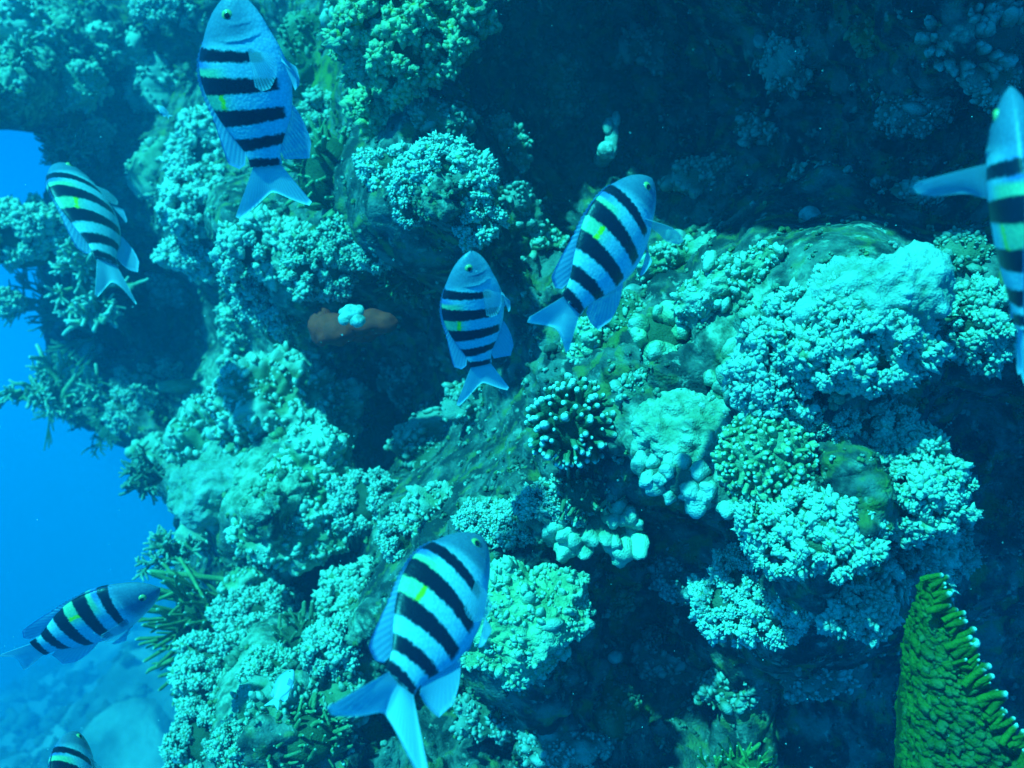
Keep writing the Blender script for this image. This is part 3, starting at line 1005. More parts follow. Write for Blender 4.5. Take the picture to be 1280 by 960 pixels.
colony('cauliflower_coral', "dim knobbly coral at the top of the fire coral's pale edge", 'knob', 1195, 695, 30, 34, 13, (0.24, 0.29, 0.18), .4, group=G1)
colony('cauliflower_coral', "pale coral clump above the drooping cauliflower coral", 'fine', 912, 712, 36, 28, 11, PL2, .65, group=G1)
colony('finger_coral', "faint finger coral thicket between the dome and the lobe cluster", 'slim', 735, 612, 38, 26, 11, (0.24, 0.29, 0.17), .4, group=G4)
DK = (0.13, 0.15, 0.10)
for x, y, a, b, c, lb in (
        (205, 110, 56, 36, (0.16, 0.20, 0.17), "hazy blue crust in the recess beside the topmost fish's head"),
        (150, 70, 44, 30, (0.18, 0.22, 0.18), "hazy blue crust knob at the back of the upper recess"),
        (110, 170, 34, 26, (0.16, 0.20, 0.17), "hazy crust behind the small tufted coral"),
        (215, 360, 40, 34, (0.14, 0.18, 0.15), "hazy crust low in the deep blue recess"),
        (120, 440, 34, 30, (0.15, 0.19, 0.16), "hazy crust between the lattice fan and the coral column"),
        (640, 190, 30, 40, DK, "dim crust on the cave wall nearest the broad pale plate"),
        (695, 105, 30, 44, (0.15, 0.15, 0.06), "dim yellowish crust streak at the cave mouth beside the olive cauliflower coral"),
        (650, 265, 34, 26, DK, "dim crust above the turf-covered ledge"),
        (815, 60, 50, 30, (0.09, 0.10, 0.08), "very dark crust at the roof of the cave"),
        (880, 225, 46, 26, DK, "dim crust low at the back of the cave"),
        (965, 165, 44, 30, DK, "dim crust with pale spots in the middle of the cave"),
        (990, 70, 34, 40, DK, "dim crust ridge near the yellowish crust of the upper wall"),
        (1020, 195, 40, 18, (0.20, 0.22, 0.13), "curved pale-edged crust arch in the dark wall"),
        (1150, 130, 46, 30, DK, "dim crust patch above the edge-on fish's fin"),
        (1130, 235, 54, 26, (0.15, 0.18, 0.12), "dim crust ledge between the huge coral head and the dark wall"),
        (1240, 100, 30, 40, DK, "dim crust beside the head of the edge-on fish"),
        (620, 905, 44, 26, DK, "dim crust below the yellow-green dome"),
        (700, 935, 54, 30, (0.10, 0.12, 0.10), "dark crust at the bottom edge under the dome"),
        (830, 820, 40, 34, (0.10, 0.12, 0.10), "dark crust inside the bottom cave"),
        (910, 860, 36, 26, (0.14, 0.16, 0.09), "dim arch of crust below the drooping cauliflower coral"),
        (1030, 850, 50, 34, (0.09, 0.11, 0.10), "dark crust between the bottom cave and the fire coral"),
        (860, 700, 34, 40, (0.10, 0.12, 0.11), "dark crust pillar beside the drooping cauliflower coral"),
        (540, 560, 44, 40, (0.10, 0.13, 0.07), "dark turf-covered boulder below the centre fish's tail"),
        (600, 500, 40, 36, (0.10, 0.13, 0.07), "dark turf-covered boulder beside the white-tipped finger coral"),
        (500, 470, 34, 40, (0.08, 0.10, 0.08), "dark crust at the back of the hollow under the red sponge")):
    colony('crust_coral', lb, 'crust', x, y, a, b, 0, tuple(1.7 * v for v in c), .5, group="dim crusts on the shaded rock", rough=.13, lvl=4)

# ---- sponges
SPONGE = plain("red_sponge", (0.85, 0.040, 0.02), 0.75, 0.2, 60, 300, 0.002, (0.55, 0.03, 0.02))
WHITE = plain("white_sponge", (0.60, 0.63, 0.58), 0.7, 0.2, 90, 260, 0.004, (0.28, 0.32, 0.27))


def blobby(name, label, cat, spheres, mat, lvl=3, amp=.16, d=None, part=None):
    p0 = point(spheres[0][0], spheres[0][1], min(at(x, y)[0][1] for x, y, *_ in spheres) - (.02 if d is None else d))
    s = p0[1] / F
    root = link(name, None, None, p0)
    tag(root, label, cat)
    for k, (x, y, rx, ry, fwd) in enumerate(spheres):
        V, Fc = ico(lvl)
        off = np.array([(x - spheres[0][0]) * s, -fwd * s, -(y - spheres[0][1]) * s])
        V = V * np.array([rx, min(rx, ry) * .8, ry]) * s
        V = V * (1 + amp * fbm(V / s / 22 + k * 5, 3)[:, None]) + off
        link(part[k] if part else 'lobe', raw_mesh(name, V, Fc, None, mat), root)
    return root


blobby('red_sponge', "dark red sponge under a ledge below the pale coral shoulder", "sponge", [(420, 412, 30, 20, 0), (460, 403, 36, 17, 3), (400, 408, 16, 24, -4), (425, 410, 24, 17, -50), (452, 405, 24, 15, -60), (436, 408, 22, 15, -110)], SPONGE, 4, d=.34, amp=.2)
blobby('white_sponge', "small white two-lobed lump on the dark red sponge", "sponge", [(437, 391, 13, 10, 0), (446, 401, 12, 9, 2), (431, 400, 8, 8, 1), (449, 389, 7, 7, 2)], WHITE, 4, .34, d=.385)
blobby('white_sponge', "white finger-shaped sponge standing in the dark cave above a striped fish", "sponge", [(764, 172, 8, 25, 0), (769, 150, 6, 11, 2), (757, 188, 11, 10, 2), (760, 160, 6, 10, 4), (760, 184, 10, 9, -22), (761, 182, 11, 9, -50), (762, 182, 12, 10, -85), (762, 182, 12, 10, -120)], WHITE, 4, .36, d=.2)
for x, y, r, lb in ((690, 452, 9, "small round pale sponge near the white-tipped finger coral"), (757, 468, 10, "small pale sponge just above the white-tipped finger coral"),
                    (790, 366, 12, "round grey sponge beside the striped fish near the cave"), (768, 820, 9, "little pale sponge deep in the bottom cave"), (950, 52, 10, "tiny pale lump alone in the black cave"),
                    (845, 300, 14, "grey lump on the ledge below the black cave"), (1010, 270, 13, "grey lump above the huge coral head")):
    blobby('lump_sponge', lb, "sponge", [(x, y, r, r * .9, 4)], plain("grey_sponge", (0.36, 0.40, 0.36), .8, .2, 80, 300, .002), 3)

# ---- fire coral, close to the diver
def fire_coral():
    base = point(1215, 880, 0.98)
    s = 0.98 / F
    root = link('fire_coral', None, None, base)
    tag(root, "bright green fire coral plate with white-tipped knobs along its edge", "coral")
    g = np.random.default_rng(77)
    green = (0.036, 0.080, 0.004)
    # the plate: a thick uneven blade between its rim and its foot, leaning back towards the foot
    nu, nv = 150, 90
    u = np.linspace(0, 1, nu)
    v = np.linspace(0, 1, nv)
    rimx, rimy = np.interp(u, [0, .5, 1], [1168, 1232, 1345]) + 7 * perlin(np.stack([u * 14, u * 0, u * 0], 1)) + 4 * perlin(np.stack([u * 37, u * 0 + 3, u * 0], 1)), np.interp(u, [0, .5, 1], [722, 862, 1040])
    footx, footy = np.interp(u, [0, .12, .35, 1], [1162, 1140, 1128, 1110]), np.interp(u, [0, .12, .35, 1], [728, 775, 850, 1120])
    Q = np.empty((nu, nv, 3))
    for k, vv in enumerate(v):
        x, y = rimx * (1 - vv) + footx * vv, rimy * (1 - vv) + footy * vv
        dep = .99 + .05 * vv - .02 * np.sin(vv * np.pi) + .5 * max(vv - .7, 0) ** 2
        Q[:, k] = ray(x, y) * dep[..., None] if np.ndim(dep) else ray(x, y) * dep
    q = Q.reshape(-1, 3)
    nn = grid_normals(Q)
    nn = nn if nn[nu // 2, nv // 2, 1] < 0 else -nn
    ext = 0.5 + 0.5 * np.sin(np.linspace(0, 1, nv) * np.pi)
    rr_ = q @ np.array([[.8, 0, .6], [0, 1, 0], [-.6, 0, .8]])
    hgt = (4 * fbm(q * 17, 2) + 3 * lumps(rr_ * np.array([40, 50, 90])) + 2 * lumps(q * 130)).reshape(nu, nv) * s
    front = Q + nn * (hgt + 7 * s * ext[None])[..., None] - base
    back = Q - nn * (14 * s * ext[None])[..., None] - base
    V = np.concatenate([front.reshape(-1, 3), back.reshape(-1, 3)])
    idx = np.arange(nu * nv).reshape(nu, nv)
    f = np.stack([idx[:-1, :-1], idx[1:, :-1], idx[1:, 1:], idx[:-1, 1:]], -1).reshape(-1, 4)
    loop = np.concatenate([idx[0, :], idx[1:, -1], idx[-1, -2::-1], idx[-2:0:-1, 0]])
    l2 = np.roll(loop, -1)
    Fc = np.concatenate([f, f[:, ::-1] + nu * nv, np.stack([loop, loop + nu * nv, l2 + nu * nv, l2], 1)])
    o = link('plate', raw_mesh('fire_plate', V, Fc, {'tip': np.tile(np.clip(1 - v / .07, 0, 1) * .75, 2 * nu)}, CORAL), root)
    o.color = (*green, 1)
    # a skin of small nodules, too many to pick apart
    g2 = np.random.default_rng(78)
    m = 1500
    ii, jj = g2.integers(2, nu, m), np.minimum(nv - 12, g2.integers(0, nv, m))
    drn = unit(np.array([.70, -.1, -.42]) + g2.normal(0, .28, (m, 3)) + nn[ii, jj] * .5)
    Fm = frames(drn, g2.uniform(0, 6, m)) * (s * 4.2 * np.exp(g2.normal(0, .3, m)))[:, None, None]
    Fm[:, :, 2] *= g2.uniform(1.2, 2.4, m)[:, None]
    tV, tF = octa()
    Vn, Fn = stamp(tV, tF, Fm, front[ii, jj])
    o = link('nodules', raw_mesh('fire_nodules', Vn, Fn, {'tip': np.tile(tV[:, 2] * .5 + .5, m)}, CORAL), root)
    o['kind'] = 'stuff'
    o.color = (green[0] * 1.7, green[1] * 1.65, green[2] * 1.3, .06)
    lib = LIB['finger']
    tl = LIB['tipped']

    def put(pos, dr, size, st, tip, name):
        Fm = frames(unit(np.array([dr])), np.array([g.uniform(0, 6)]))[0] * size
        Fm[:, 2] *= st
        M4 = np.eye(4)
        M4[:3, :3] = Fm
        M4[:3, 3] = pos
        lb = tl if name == 'knob' else lib
        o = bpy.data.objects.new(name, lb[g.integers(0, len(lb))])
        COL.objects.link(o)
        o.parent = root
        o.matrix_basis = Matrix(M4.tolist())
        k = g.uniform(.8, 1.25)
        o.color = (green[0] * k * 1.8, green[1] * k * 1.75, green[2] * k * 1.3, tip)
    for k in range(130):
        i, j = int(g.integers(6, nu)), int(min(nv - 26, abs(g.normal(0, .32)) * nv))
        dr = np.array([.72, .0, -.5]) + g.normal(0, .12, 3) + nn[i, j] * .06
        if g.random() < .35:
            dr = np.array([.8, -.1, .5]) + g.normal(0, .2, 3) + nn[i, j] * .1
        put(front[i, j] - nn[i, j] * s * 1.5, dr + nn[i, j] * .25, 12 * s * np.exp(g.normal(-.1, .35)), 1.0, .15, 'ridge')
    for k in range(64):
        w = (k + g.uniform(-.4, .4)) / 64
        x, y = np.interp(w, u, rimx), np.interp(w, u, rimy)
        pos = point(x - 1, y + 2, .972) - base + g.normal(0, 3 * s, 3)
        put(pos, np.array([.75, -.3, .55]) + g.normal(0, .25, 3), 15 * s * g.uniform(.5, 1.35), 1.15, 1.0, 'knob')


fire_coral()

# ------------------------------------------------------------------ small growth all over the rock
def growth():
    g = np.random.default_rng(5)
    n = 5200
    # candidate points seen from the dive, denser where the rock is pale
    jj = g.integers(0, nx_, 120000)
    ii = g.integers(0, ny_, 120000)
    x, y = GX[ii, jj], GY[ii, jj]
    pal, grn = PALE[ii, jj], GREEN[ii, jj]
    ok = (x > -40) & (x < 1330) & (y > -40) & (y < 1010) & (x > XS[ii, 0] - 6)
    pp = P[ii, jj]
    clump = smoothnp(perlin(pp * 13 + 40), -.1, .35)
    w = ok * (0.45 + 0.7 * pal + 0.6 * grn) * (0.12 + clump)
    pick = g.choice(120000, n, replace=False, p=w / w.sum())
    ii, jj = ii[pick], jj[pick]
    pp, nn = P[ii, jj], Nn[ii, jj]
    pal, grn = PALE[ii, jj], GREEN[ii, jj]
    s = pp[:, 1] / F
    d = unit(nn + np.array([-.25, -.2, .5]) + g.normal(0, .25, pp.shape))
    size = s * np.exp(g.normal(2.15, .32, n)) * (0.75 + 0.5 * pal)
    M = frames(d, g.uniform(0, 6, n)) * size[:, None, None]
    tV0, tF0 = octa()
    Vs, Fs, Hs, off = [], [], [], 0
    pick = g.integers(0, 5, n)
    pal_c = np.clip(pal + g.normal(0, .22, n), 0, 1)[:, None]
    hue = np.array([[.09, .10, .08]]) * (1 - pal_c) + np.array([[.36, .40, .28]]) * pal_c
    yel = (g.uniform(0, 1, n) < .12 + .5 * grn)[:, None]
    hue = np.where(yel, hue * .5 + np.array([[.12, .13, .03]]), hue)
    odd = (g.uniform(0, 1, n) < np.where(pal < .2, .26, .14))[:, None]
    hue = np.where(odd, np.array([[.46, .48, .42]]) * g.uniform(.5, 1.1, (n, 1)), hue)
    for v in range(5):
        kk = np.nonzero(pick == v)[0]
        m = 6
        dd = unit(g.normal(size=(m, 3)) + np.array([0, 0, .7]))
        rr = g.uniform(.18, .34, m)
        tV, tF = stamp(tV0, tF0, np.eye(3)[None] * rr[:, None, None], dd * .36)
        V, Fc = stamp(tV, tF, M[kk], pp[kk])
        Vs.append(V)
        Fs.append(Fc + off)
        off += len(V)
        shade = np.tile(np.repeat(g.uniform(.75, 1.2, m), len(tV0)), len(kk))[:, None]
        Hs.append(np.repeat(hue[kk], len(tV), 0) * shade)
    o = link('reef_growth', raw_mesh('reef_growth', np.concatenate(Vs), np.concatenate(Fs), {'hue': np.concatenate(Hs)}, GROWTH))
    o['kind'] = 'stuff'
    tag(o, "small turf, sponges and coral buds crusting the reef rock", "reef growth")


growth()

# coral lumps on the far slope
def slope_growth():
    g = np.random.default_rng(9)
    n = 900
    yy = 5.5 + 11 * g.random(n)
    xx = -yy * g.uniform(.33, .56, n)
    zz = np.clip(-3.05 + 0.60 * (xx + 4.5) + 0.05 * (yy - 13), -8, 5)
    q = np.stack([xx, yy, xx * 0 + 0], 1)
    q[:, 2] = 0
    zz += 0.45 * fbm(q * 0.35, 3) + 0.32 * lumps(q * 0.8) + 0.22 * fbm(q * 1.9 + 4, 4) + 0.07 * lumps(q * 4.1)
    tV, tF, _ = TINY[0]
    d = unit(np.stack([g.normal(-.2, .3, n), g.normal(-.2, .3, n), np.ones(n)], 1))
    M = frames(d, g.uniform(0, 6, n)) * (.05 * np.exp(g.normal(0, .6, n)))[:, None, None]
    V, Fc = stamp(tV, tF, 2 * M, 2 * np.stack([xx, yy, zz], 1))
    hue = np.repeat(np.array([[.20, .22, .17]]) * g.uniform(.3, 1.2, (n, 1)), len(tV), 0)
    o = link('slope_growth', raw_mesh('slope_growth', V, Fc, {'hue': hue}, GROWTH))
    o['kind'] = 'stuff'
    tag(o, "hazy coral lumps scattered over the far slope", "coral growth")


slope_growth()

# ------------------------------------------------------------------ fish
def fish_material(plainfish=False):
    m, t, b, _ = new_mat("fish_skin" if not plainfish else "damsel_skin")
    s_ = attr(t, 's')
    oi = t.nodes.new('ShaderNodeObjectInfo')
    own = mth(t, 'SUBTRACT', oi.outputs['Random'], 0.5)       # every fish carries its bars a little differently
    z_ = attr(t, 'z')
    y_ = attr(t, 'y')
    vec = t.nodes.new('ShaderNodeCombineXYZ')
    t.links.new(s_, vec.inputs[0])
    t.links.new(z_, vec.inputs[1])
    t.links.new(y_, vec.inputs[2])
    off = t.nodes.new('ShaderNodeVectorMath')
    off.operation = 'ADD'
    t.links.new(vec.outputs[0], off.inputs[0])
    cmb = t.nodes.new('ShaderNodeCombineXYZ')
    t.links.new(mth(t, 'MULTIPLY', own, 31.0), cmb.inputs[0])
    t.links.new(cmb.outputs[0], off.inputs[1])
    vec = off.outputs[0]
    if plainfish:
        col = mixc(t, smooth(t, z_, -.2, .15), (0.62, 0.66, 0.66), (0.30, 0.36, 0.46))
    else:
        ragged = mth(t, 'MULTIPLY', mth(t, 'SUBTRACT', noise(t, vec, 46, 2), 0.5), 0.030)
        # silver flanks, darker back and head
        col = mixc(t, smooth(t, z_, -.24, .10), (0.56, 0.66, 0.78), (0.50, 0.62, 0.66))
        col = mixc(t, smooth(t, z_, .14, .27), col, (0.10, 0.16, 0.40))
        head = mth(t, 'SUBTRACT', 1.0, smooth(t, mth(t, 'SUBTRACT', s_, mth(t, 'MULTIPLY', z_, 0.10)), 0.20, 0.31))
        head = mth(t, 'MULTIPLY', head, smooth(t, z_, -.20, .0))
        col = mixc(t, mth(t, 'MULTIPLY', head, .9), col, (0.095, 0.135, 0.22))
        snout = mth(t, 'SUBTRACT', 1.0, smooth(t, s_, 0.0, 0.05))
        col = mixc(t, mth(t, 'MULTIPLY', snout, .5), col, (0.12, 0.17, 0.24))
        # yellow on the back between the second and third bar, fainter before it
        back = smooth(t, z_, .06, .20)
        y0 = mth(t, 'MULTIPLY', smooth(t, s_, .38, .41), mth(t, 'SUBTRACT', 1.0, smooth(t, s_, .66, .70)))
        col = mixc(t, mth(t, 'MULTIPLY', mth(t, 'MULTIPLY', y0, back), .75), col, (0.46, 0.62, 0.22))
        ds = mth(t, 'ABSOLUTE', mth(t, 'SUBTRACT', mth(t, 'MULTIPLY_ADD', own, .05, s_), .595))
        dz = mth(t, 'ABSOLUTE', mth(t, 'SUBTRACT', z_, .165))
        spot = mth(t, 'MULTIPLY', mth(t, 'SUBTRACT', 1.0, smooth(t, ds, .045, .085)), mth(t, 'SUBTRACT', 1.0, smooth(t, mth(t, 'ADD', dz, mth(t, 'MULTIPLY', ragged, 1.6)), .004, .020)))
        spot = mth(t, 'MULTIPLY', spot, mth(t, 'MULTIPLY_ADD', own, .5, .95), clamp=True)
        col = mixc(t, spot, col, (0.90, 0.80, 0.01))
        # scales
        cell = voro(t, vec, 58)
        col = mixc(t, mth(t, 'MULTIPLY', smooth(t, cell, .25, .75), .42), col, mixc(t, 1.0, col, (0.55, 0.62, 0.70), 'MULTIPLY'))
        # five dark bars
        total = None
        for c0, w0, k, zlo, zhi in ((.345, .029, .08, -.12, .6), (.505, .044, .03, -.178, .6), (.690, .043, -.05, -.182, .6), (.850, .035, -.12, -.158, .6), (.968, .026, 0, -.09, .6)):
            x = mth(t, 'ADD', mth(t, 'ADD', mth(t, 'MULTIPLY_ADD', own, .030 * math.sin(c0 * 37), s_), ragged), mth(t, 'MULTIPLY', z_, mth(t, 'MULTIPLY_ADD', own, .12, k)))
            w = mth(t, 'MULTIPLY', mth(t, 'MULTIPLY_ADD', z_, w0 * 1.1, w0), mth(t, 'MULTIPLY_ADD', own, .25 * math.cos(c0 * 53), 1.0))
            dd = mth(t, 'SUBTRACT', mth(t, 'ABSOLUTE', mth(t, 'SUBTRACT', x, c0)), w)
            msk = mth(t, 'SUBTRACT', 1.0, smooth(t, dd, -.009, .008))
            msk = mth(t, 'MULTIPLY', msk, smooth(t, mth(t, 'ADD', z_, ragged), zlo - .012, zlo + .018))
            total = msk if total is None else mth(t, 'MAXIMUM', total, msk)
        col = mixc(t, total, col, (0.006, 0.008, 0.022))
        h = mth(t, 'MULTIPLY', cell, -1.0)
        t.links.new(bump(t, h, 0.16, 0.0014), b.inputs['Normal'])
    t.links.new(col, b.inputs['Base Color'])
    b.inputs['Roughness'].default_value = 0.42
    b.inputs['Specular IOR Level'].default_value = 0.4
    return m


def fin_material(name, col, edge, dark, clear=0.0):
    m, t, b, out = new_mat(name)
    r_ = attr(t, 'ray')
    v_ = attr(t, 'along')
    rays = mth(t, 'MULTIPLY_ADD', mth(t, 'SINE', mth(t, 'MULTIPLY', r_, 6.2832)), .5, .5)
    c = mixc(t, mth(t, 'MULTIPLY', rays, .8), col, mixc(t, 1.0, col, (0.60, 0.67, 0.76), 'MULTIPLY'))
    c = mixc(t, mth(t, 'SUBTRACT', 1.0, smooth(t, v_, 0.0, 0.30)), c, dark)
    c = mixc(t, smooth(t, v_, .80, 1.0), c, edge)
    t.links.new(c, b.inputs['Base Color'])
    b.inputs['Roughness'].default_value = 0.5
    b.inputs['Specular IOR Level'].default_value = 0.3
    tr = t.nodes.new('ShaderNodeBsdfTranslucent')
    t.links.new(c, tr.inputs[0])
    ms = t.nodes.new('ShaderNodeMixShader')
    ms.inputs[0].default_value = 0.35
    t.links.new(b.outputs[0], ms.inputs[1])
    t.links.new(tr.outputs[0], ms.inputs[2])
    if clear:
        tp = t.nodes.new('ShaderNodeBsdfTransparent')
        m2 = t.nodes.new('ShaderNodeMixShader')
        t.links.new(mth(t, 'MULTIPLY_ADD', rays, -.35 * clear, clear), m2.inputs[0])
        t.links.new(ms.outputs[0], m2.inputs[1])
        t.links.new(tp.outputs[0], m2.inputs[2])
        ms = m2
    t.links.new(ms.outputs[0], out.inputs['Surface'])
    return m


SKIN = fish_material()
DAMSEL = fish_material(True)
FIN_TAIL = fin_material("tail_fin", (0.74, 0.80, 0.86), (0.80, 0.86, 0.92), (0.42, 0.48, 0.60), .30)
FIN_BACK = fin_material("back_fin", (0.52, 0.62, 0.78), (0.22, 0.32, 0.66), (0.30, 0.38, 0.56), .36)
FIN_BELLY = fin_material("belly_fin", (0.60, 0.68, 0.80), (0.50, 0.60, 0.80), (0.48, 0.58, 0.70), .36)
FIN_SIDE = fin_material("side_fin", (0.60, 0.70, 0.80), (0.50, 0.62, 0.76), (0.55, 0.64, 0.75), 0.62)
FIN_FOLDED = fin_material("folded_fin", (0.60, 0.70, 0.80), (0.50, 0.62, 0.76), (0.55, 0.64, 0.75), 0.86)
IRIS = plain("fish_iris", (0.40, 0.40, 0.14), .22, .6)
PUPIL = plain("fish_pupil", (0.004, 0.005, 0.008), .12, .7)

PX_ = np.array([0, .02, .05, .1, .16, .22, .3, .38, .46, .54, .62, .7, .78, .85, .9, .95, 1.0])
TOP = np.array([.004, .046, .088, .137, .178, .209, .250, .274, .281, .273, .252, .222, .182, .142, .118, .103, .102])
BOT = np.array([-.018, -.050, -.082, -.117, -.148, -.170, -.205, -.230, -.243, -.243, -.230, -.208, -.170, -.130, -.106, -.094, -.096])
WID = np.array([.006, .024, .042, .064, .083, .096, .104, .105, .102, .096, .087, .075, .060, .045, .036, .027, .019])


def prof(a, s):
    # monotone-ish smooth interpolation: linear on a fine resample, then blurred
    xs = np.linspace(0, 1, 401)
    y = np.interp(xs, PX_, a)
    k = np.ones(13) / 13
    yp = np.concatenate([np.full(6, y[0]), y, np.full(6, y[-1])])
    y2 = np.convolve(yp, k, 'valid')
    y2[:8] = y[:8]
    return np.interp(s, xs, y2)


def bend_pts(V, bend):
    V = V.copy()
    x = np.clip(V[:, 0] - 0.35, 0, None)
    V[:, 1] += bend * x ** 2
    return V


def fish_body(bend, ns=170, na=60):
    s = 0.5 - 0.5 * np.cos(np.linspace(0, 1, ns) * np.pi)
    s = 0.55 * s + 0.45 * np.linspace(0, 1, ns)
    top, bot, wid = prof(TOP, s), prof(BOT, s), prof(WID, s)
    a = np.arange(na) * 2 * np.pi / na
    ca, sa = np.cos(a), np.sin(a)
    zc = (top + bot) / 2
    hh = (top - bot) / 2
    # lens-shaped section: fuller on the flank, keel-like at back and belly
    yy = np.sign(ca) * np.abs(ca) ** 1.15
    Y = wid[:, None] * yy[None]
    Z = zc[:, None] + hh[:, None] * sa[None]
    S = np.repeat(s[:, None], na, 1)
    zl = (Z - zc[:, None]) / hh[:, None]
    # gill cover edge
    gc = 0.262 - 0.055 * (zl - 0.0) ** 2
    gm = np.exp(-((zl + 0.15) / 0.55) ** 4)
    step = np.clip((S - (gc - 0.035)) / 0.035, 0, 1)
    lip = np.where(S < gc, 0.0065 * step, 0.0) * gm
    # cheek edge
    c2 = 0.175 - 0.03 * zl ** 2
    step2 = np.clip((S - (c2 - 0.03)) / 0.03, 0, 1)
    lip += np.where(S < c2, 0.0030 * step2, 0.0) * np.exp(-((zl + 0.25) / 0.45) ** 4)
    # mouth slit and lateral line
    slit = -0.010 * np.exp(-((Z + 0.012 + S * 0.25) / 0.006) ** 2) * np.clip(1 - S / 0.05, 0, 1)
    Y = Y + np.sign(ca)[None] * (lip + slit) * (np.abs(ca)[None] > 0.15)
    V = np.stack([S, Y, Z], -1).reshape(-1, 3)
    at_ = {'s': S.ravel(), 'z': Z.ravel(), 'y': Y.ravel()}
    i = np.arange(ns - 1)[:, None] * na
    j = np.arange(na)[None]
    k = (j + 1) % na
    q = np.stack([i + j, i + k, i + na + k, i + na + j], -1).reshape(-1, 4)
    # close the snout and the tail base
    c0, c1 = len(V), len(V) + 1
    V = np.vstack([V, [[-0.004, 0, zc[0]]], [[1.004, 0, zc[-1]]]])
    for kx, val in (('s', (0, 1)), ('z', (zc[0], zc[-1])), ('y', (0, 0))):
        at_[kx] = np.concatenate([at_[kx], val])
    t0 = np.stack([np.full(na, c0), j[0], k[0]], 1)
    base = (ns - 1) * na
    t1 = np.stack([np.full(na, c1), base + k[0], base + j[0]], 1)
    tri = np.concatenate([q[:, [0, 1, 2]], q[:, [0, 2, 3]], t0[:, [0, 2, 1]], t1[:, [0, 2, 1]]])
    return bend_pts(V, bend), tri, at_


def fin_mesh(name, B0, T0, nray, mat, bend, m=7, th=0.0017, bow=0.0, wave=0.0, cup=(0, 0, 0)):
    """a finned web between base points B0 and tips T0 (n x 3); rays stand proud, thickness is real"""
    n = len(B0)
    u = np.linspace(0, 1, m)
    G = B0[:, None] * (1 - u)[None, :, None] + T0[:, None] * u[None, :, None]
    rphase = np.linspace(0, nray, n)
    ridge = 0.5 + 0.5 * np.cos(rphase * 2 * np.pi)
    cup = np.array(cup, float)
    G = G + cup * (np.sin(u * np.pi) * bow)[None, :, None] + cup * (wave * np.sin(rphase / nray * 7)[:, None] * u[None] ** 1.5)[..., None]
    du = np.gradient(G, axis=0)
    dv = np.gradient(G, axis=1)
    nn = unit(np.cross(du, dv))
    thick = (th * (0.35 + 0.65 * ridge))[:, None] * (1.0 - 0.6 * u)[None]
    A = G + nn * thick[..., None]
    Bk = G - nn * thick[..., None]
    V = np.concatenate([A.reshape(-1, 3), Bk.reshape(-1, 3)])
    idx = np.arange(n * m).reshape(n, m)
    f = np.stack([idx[:-1, :-1], idx[1:, :-1], idx[1:, 1:], idx[:-1, 1:]], -1).reshape(-1, 4)
    fb = f[:, ::-1] + n * m
    loop = np.concatenate([idx[0, :], idx[1:, -1], idx[-1, -2::-1], idx[-2:0:-1, 0]])
    l2 = np.roll(loop, -1)
    rim = np.stack([loop, loop + n * m, l2 + n * m, l2], 1)
    Fc = np.concatenate([f, fb, rim])
    at_ = {'ray': np.tile(np.repeat(rphase, m), 2), 'along': np.tile(np.tile(u, n), 2)}
    return raw_mesh(name, bend_pts(V, bend) if bend is not None else V, Fc, at_, mat)


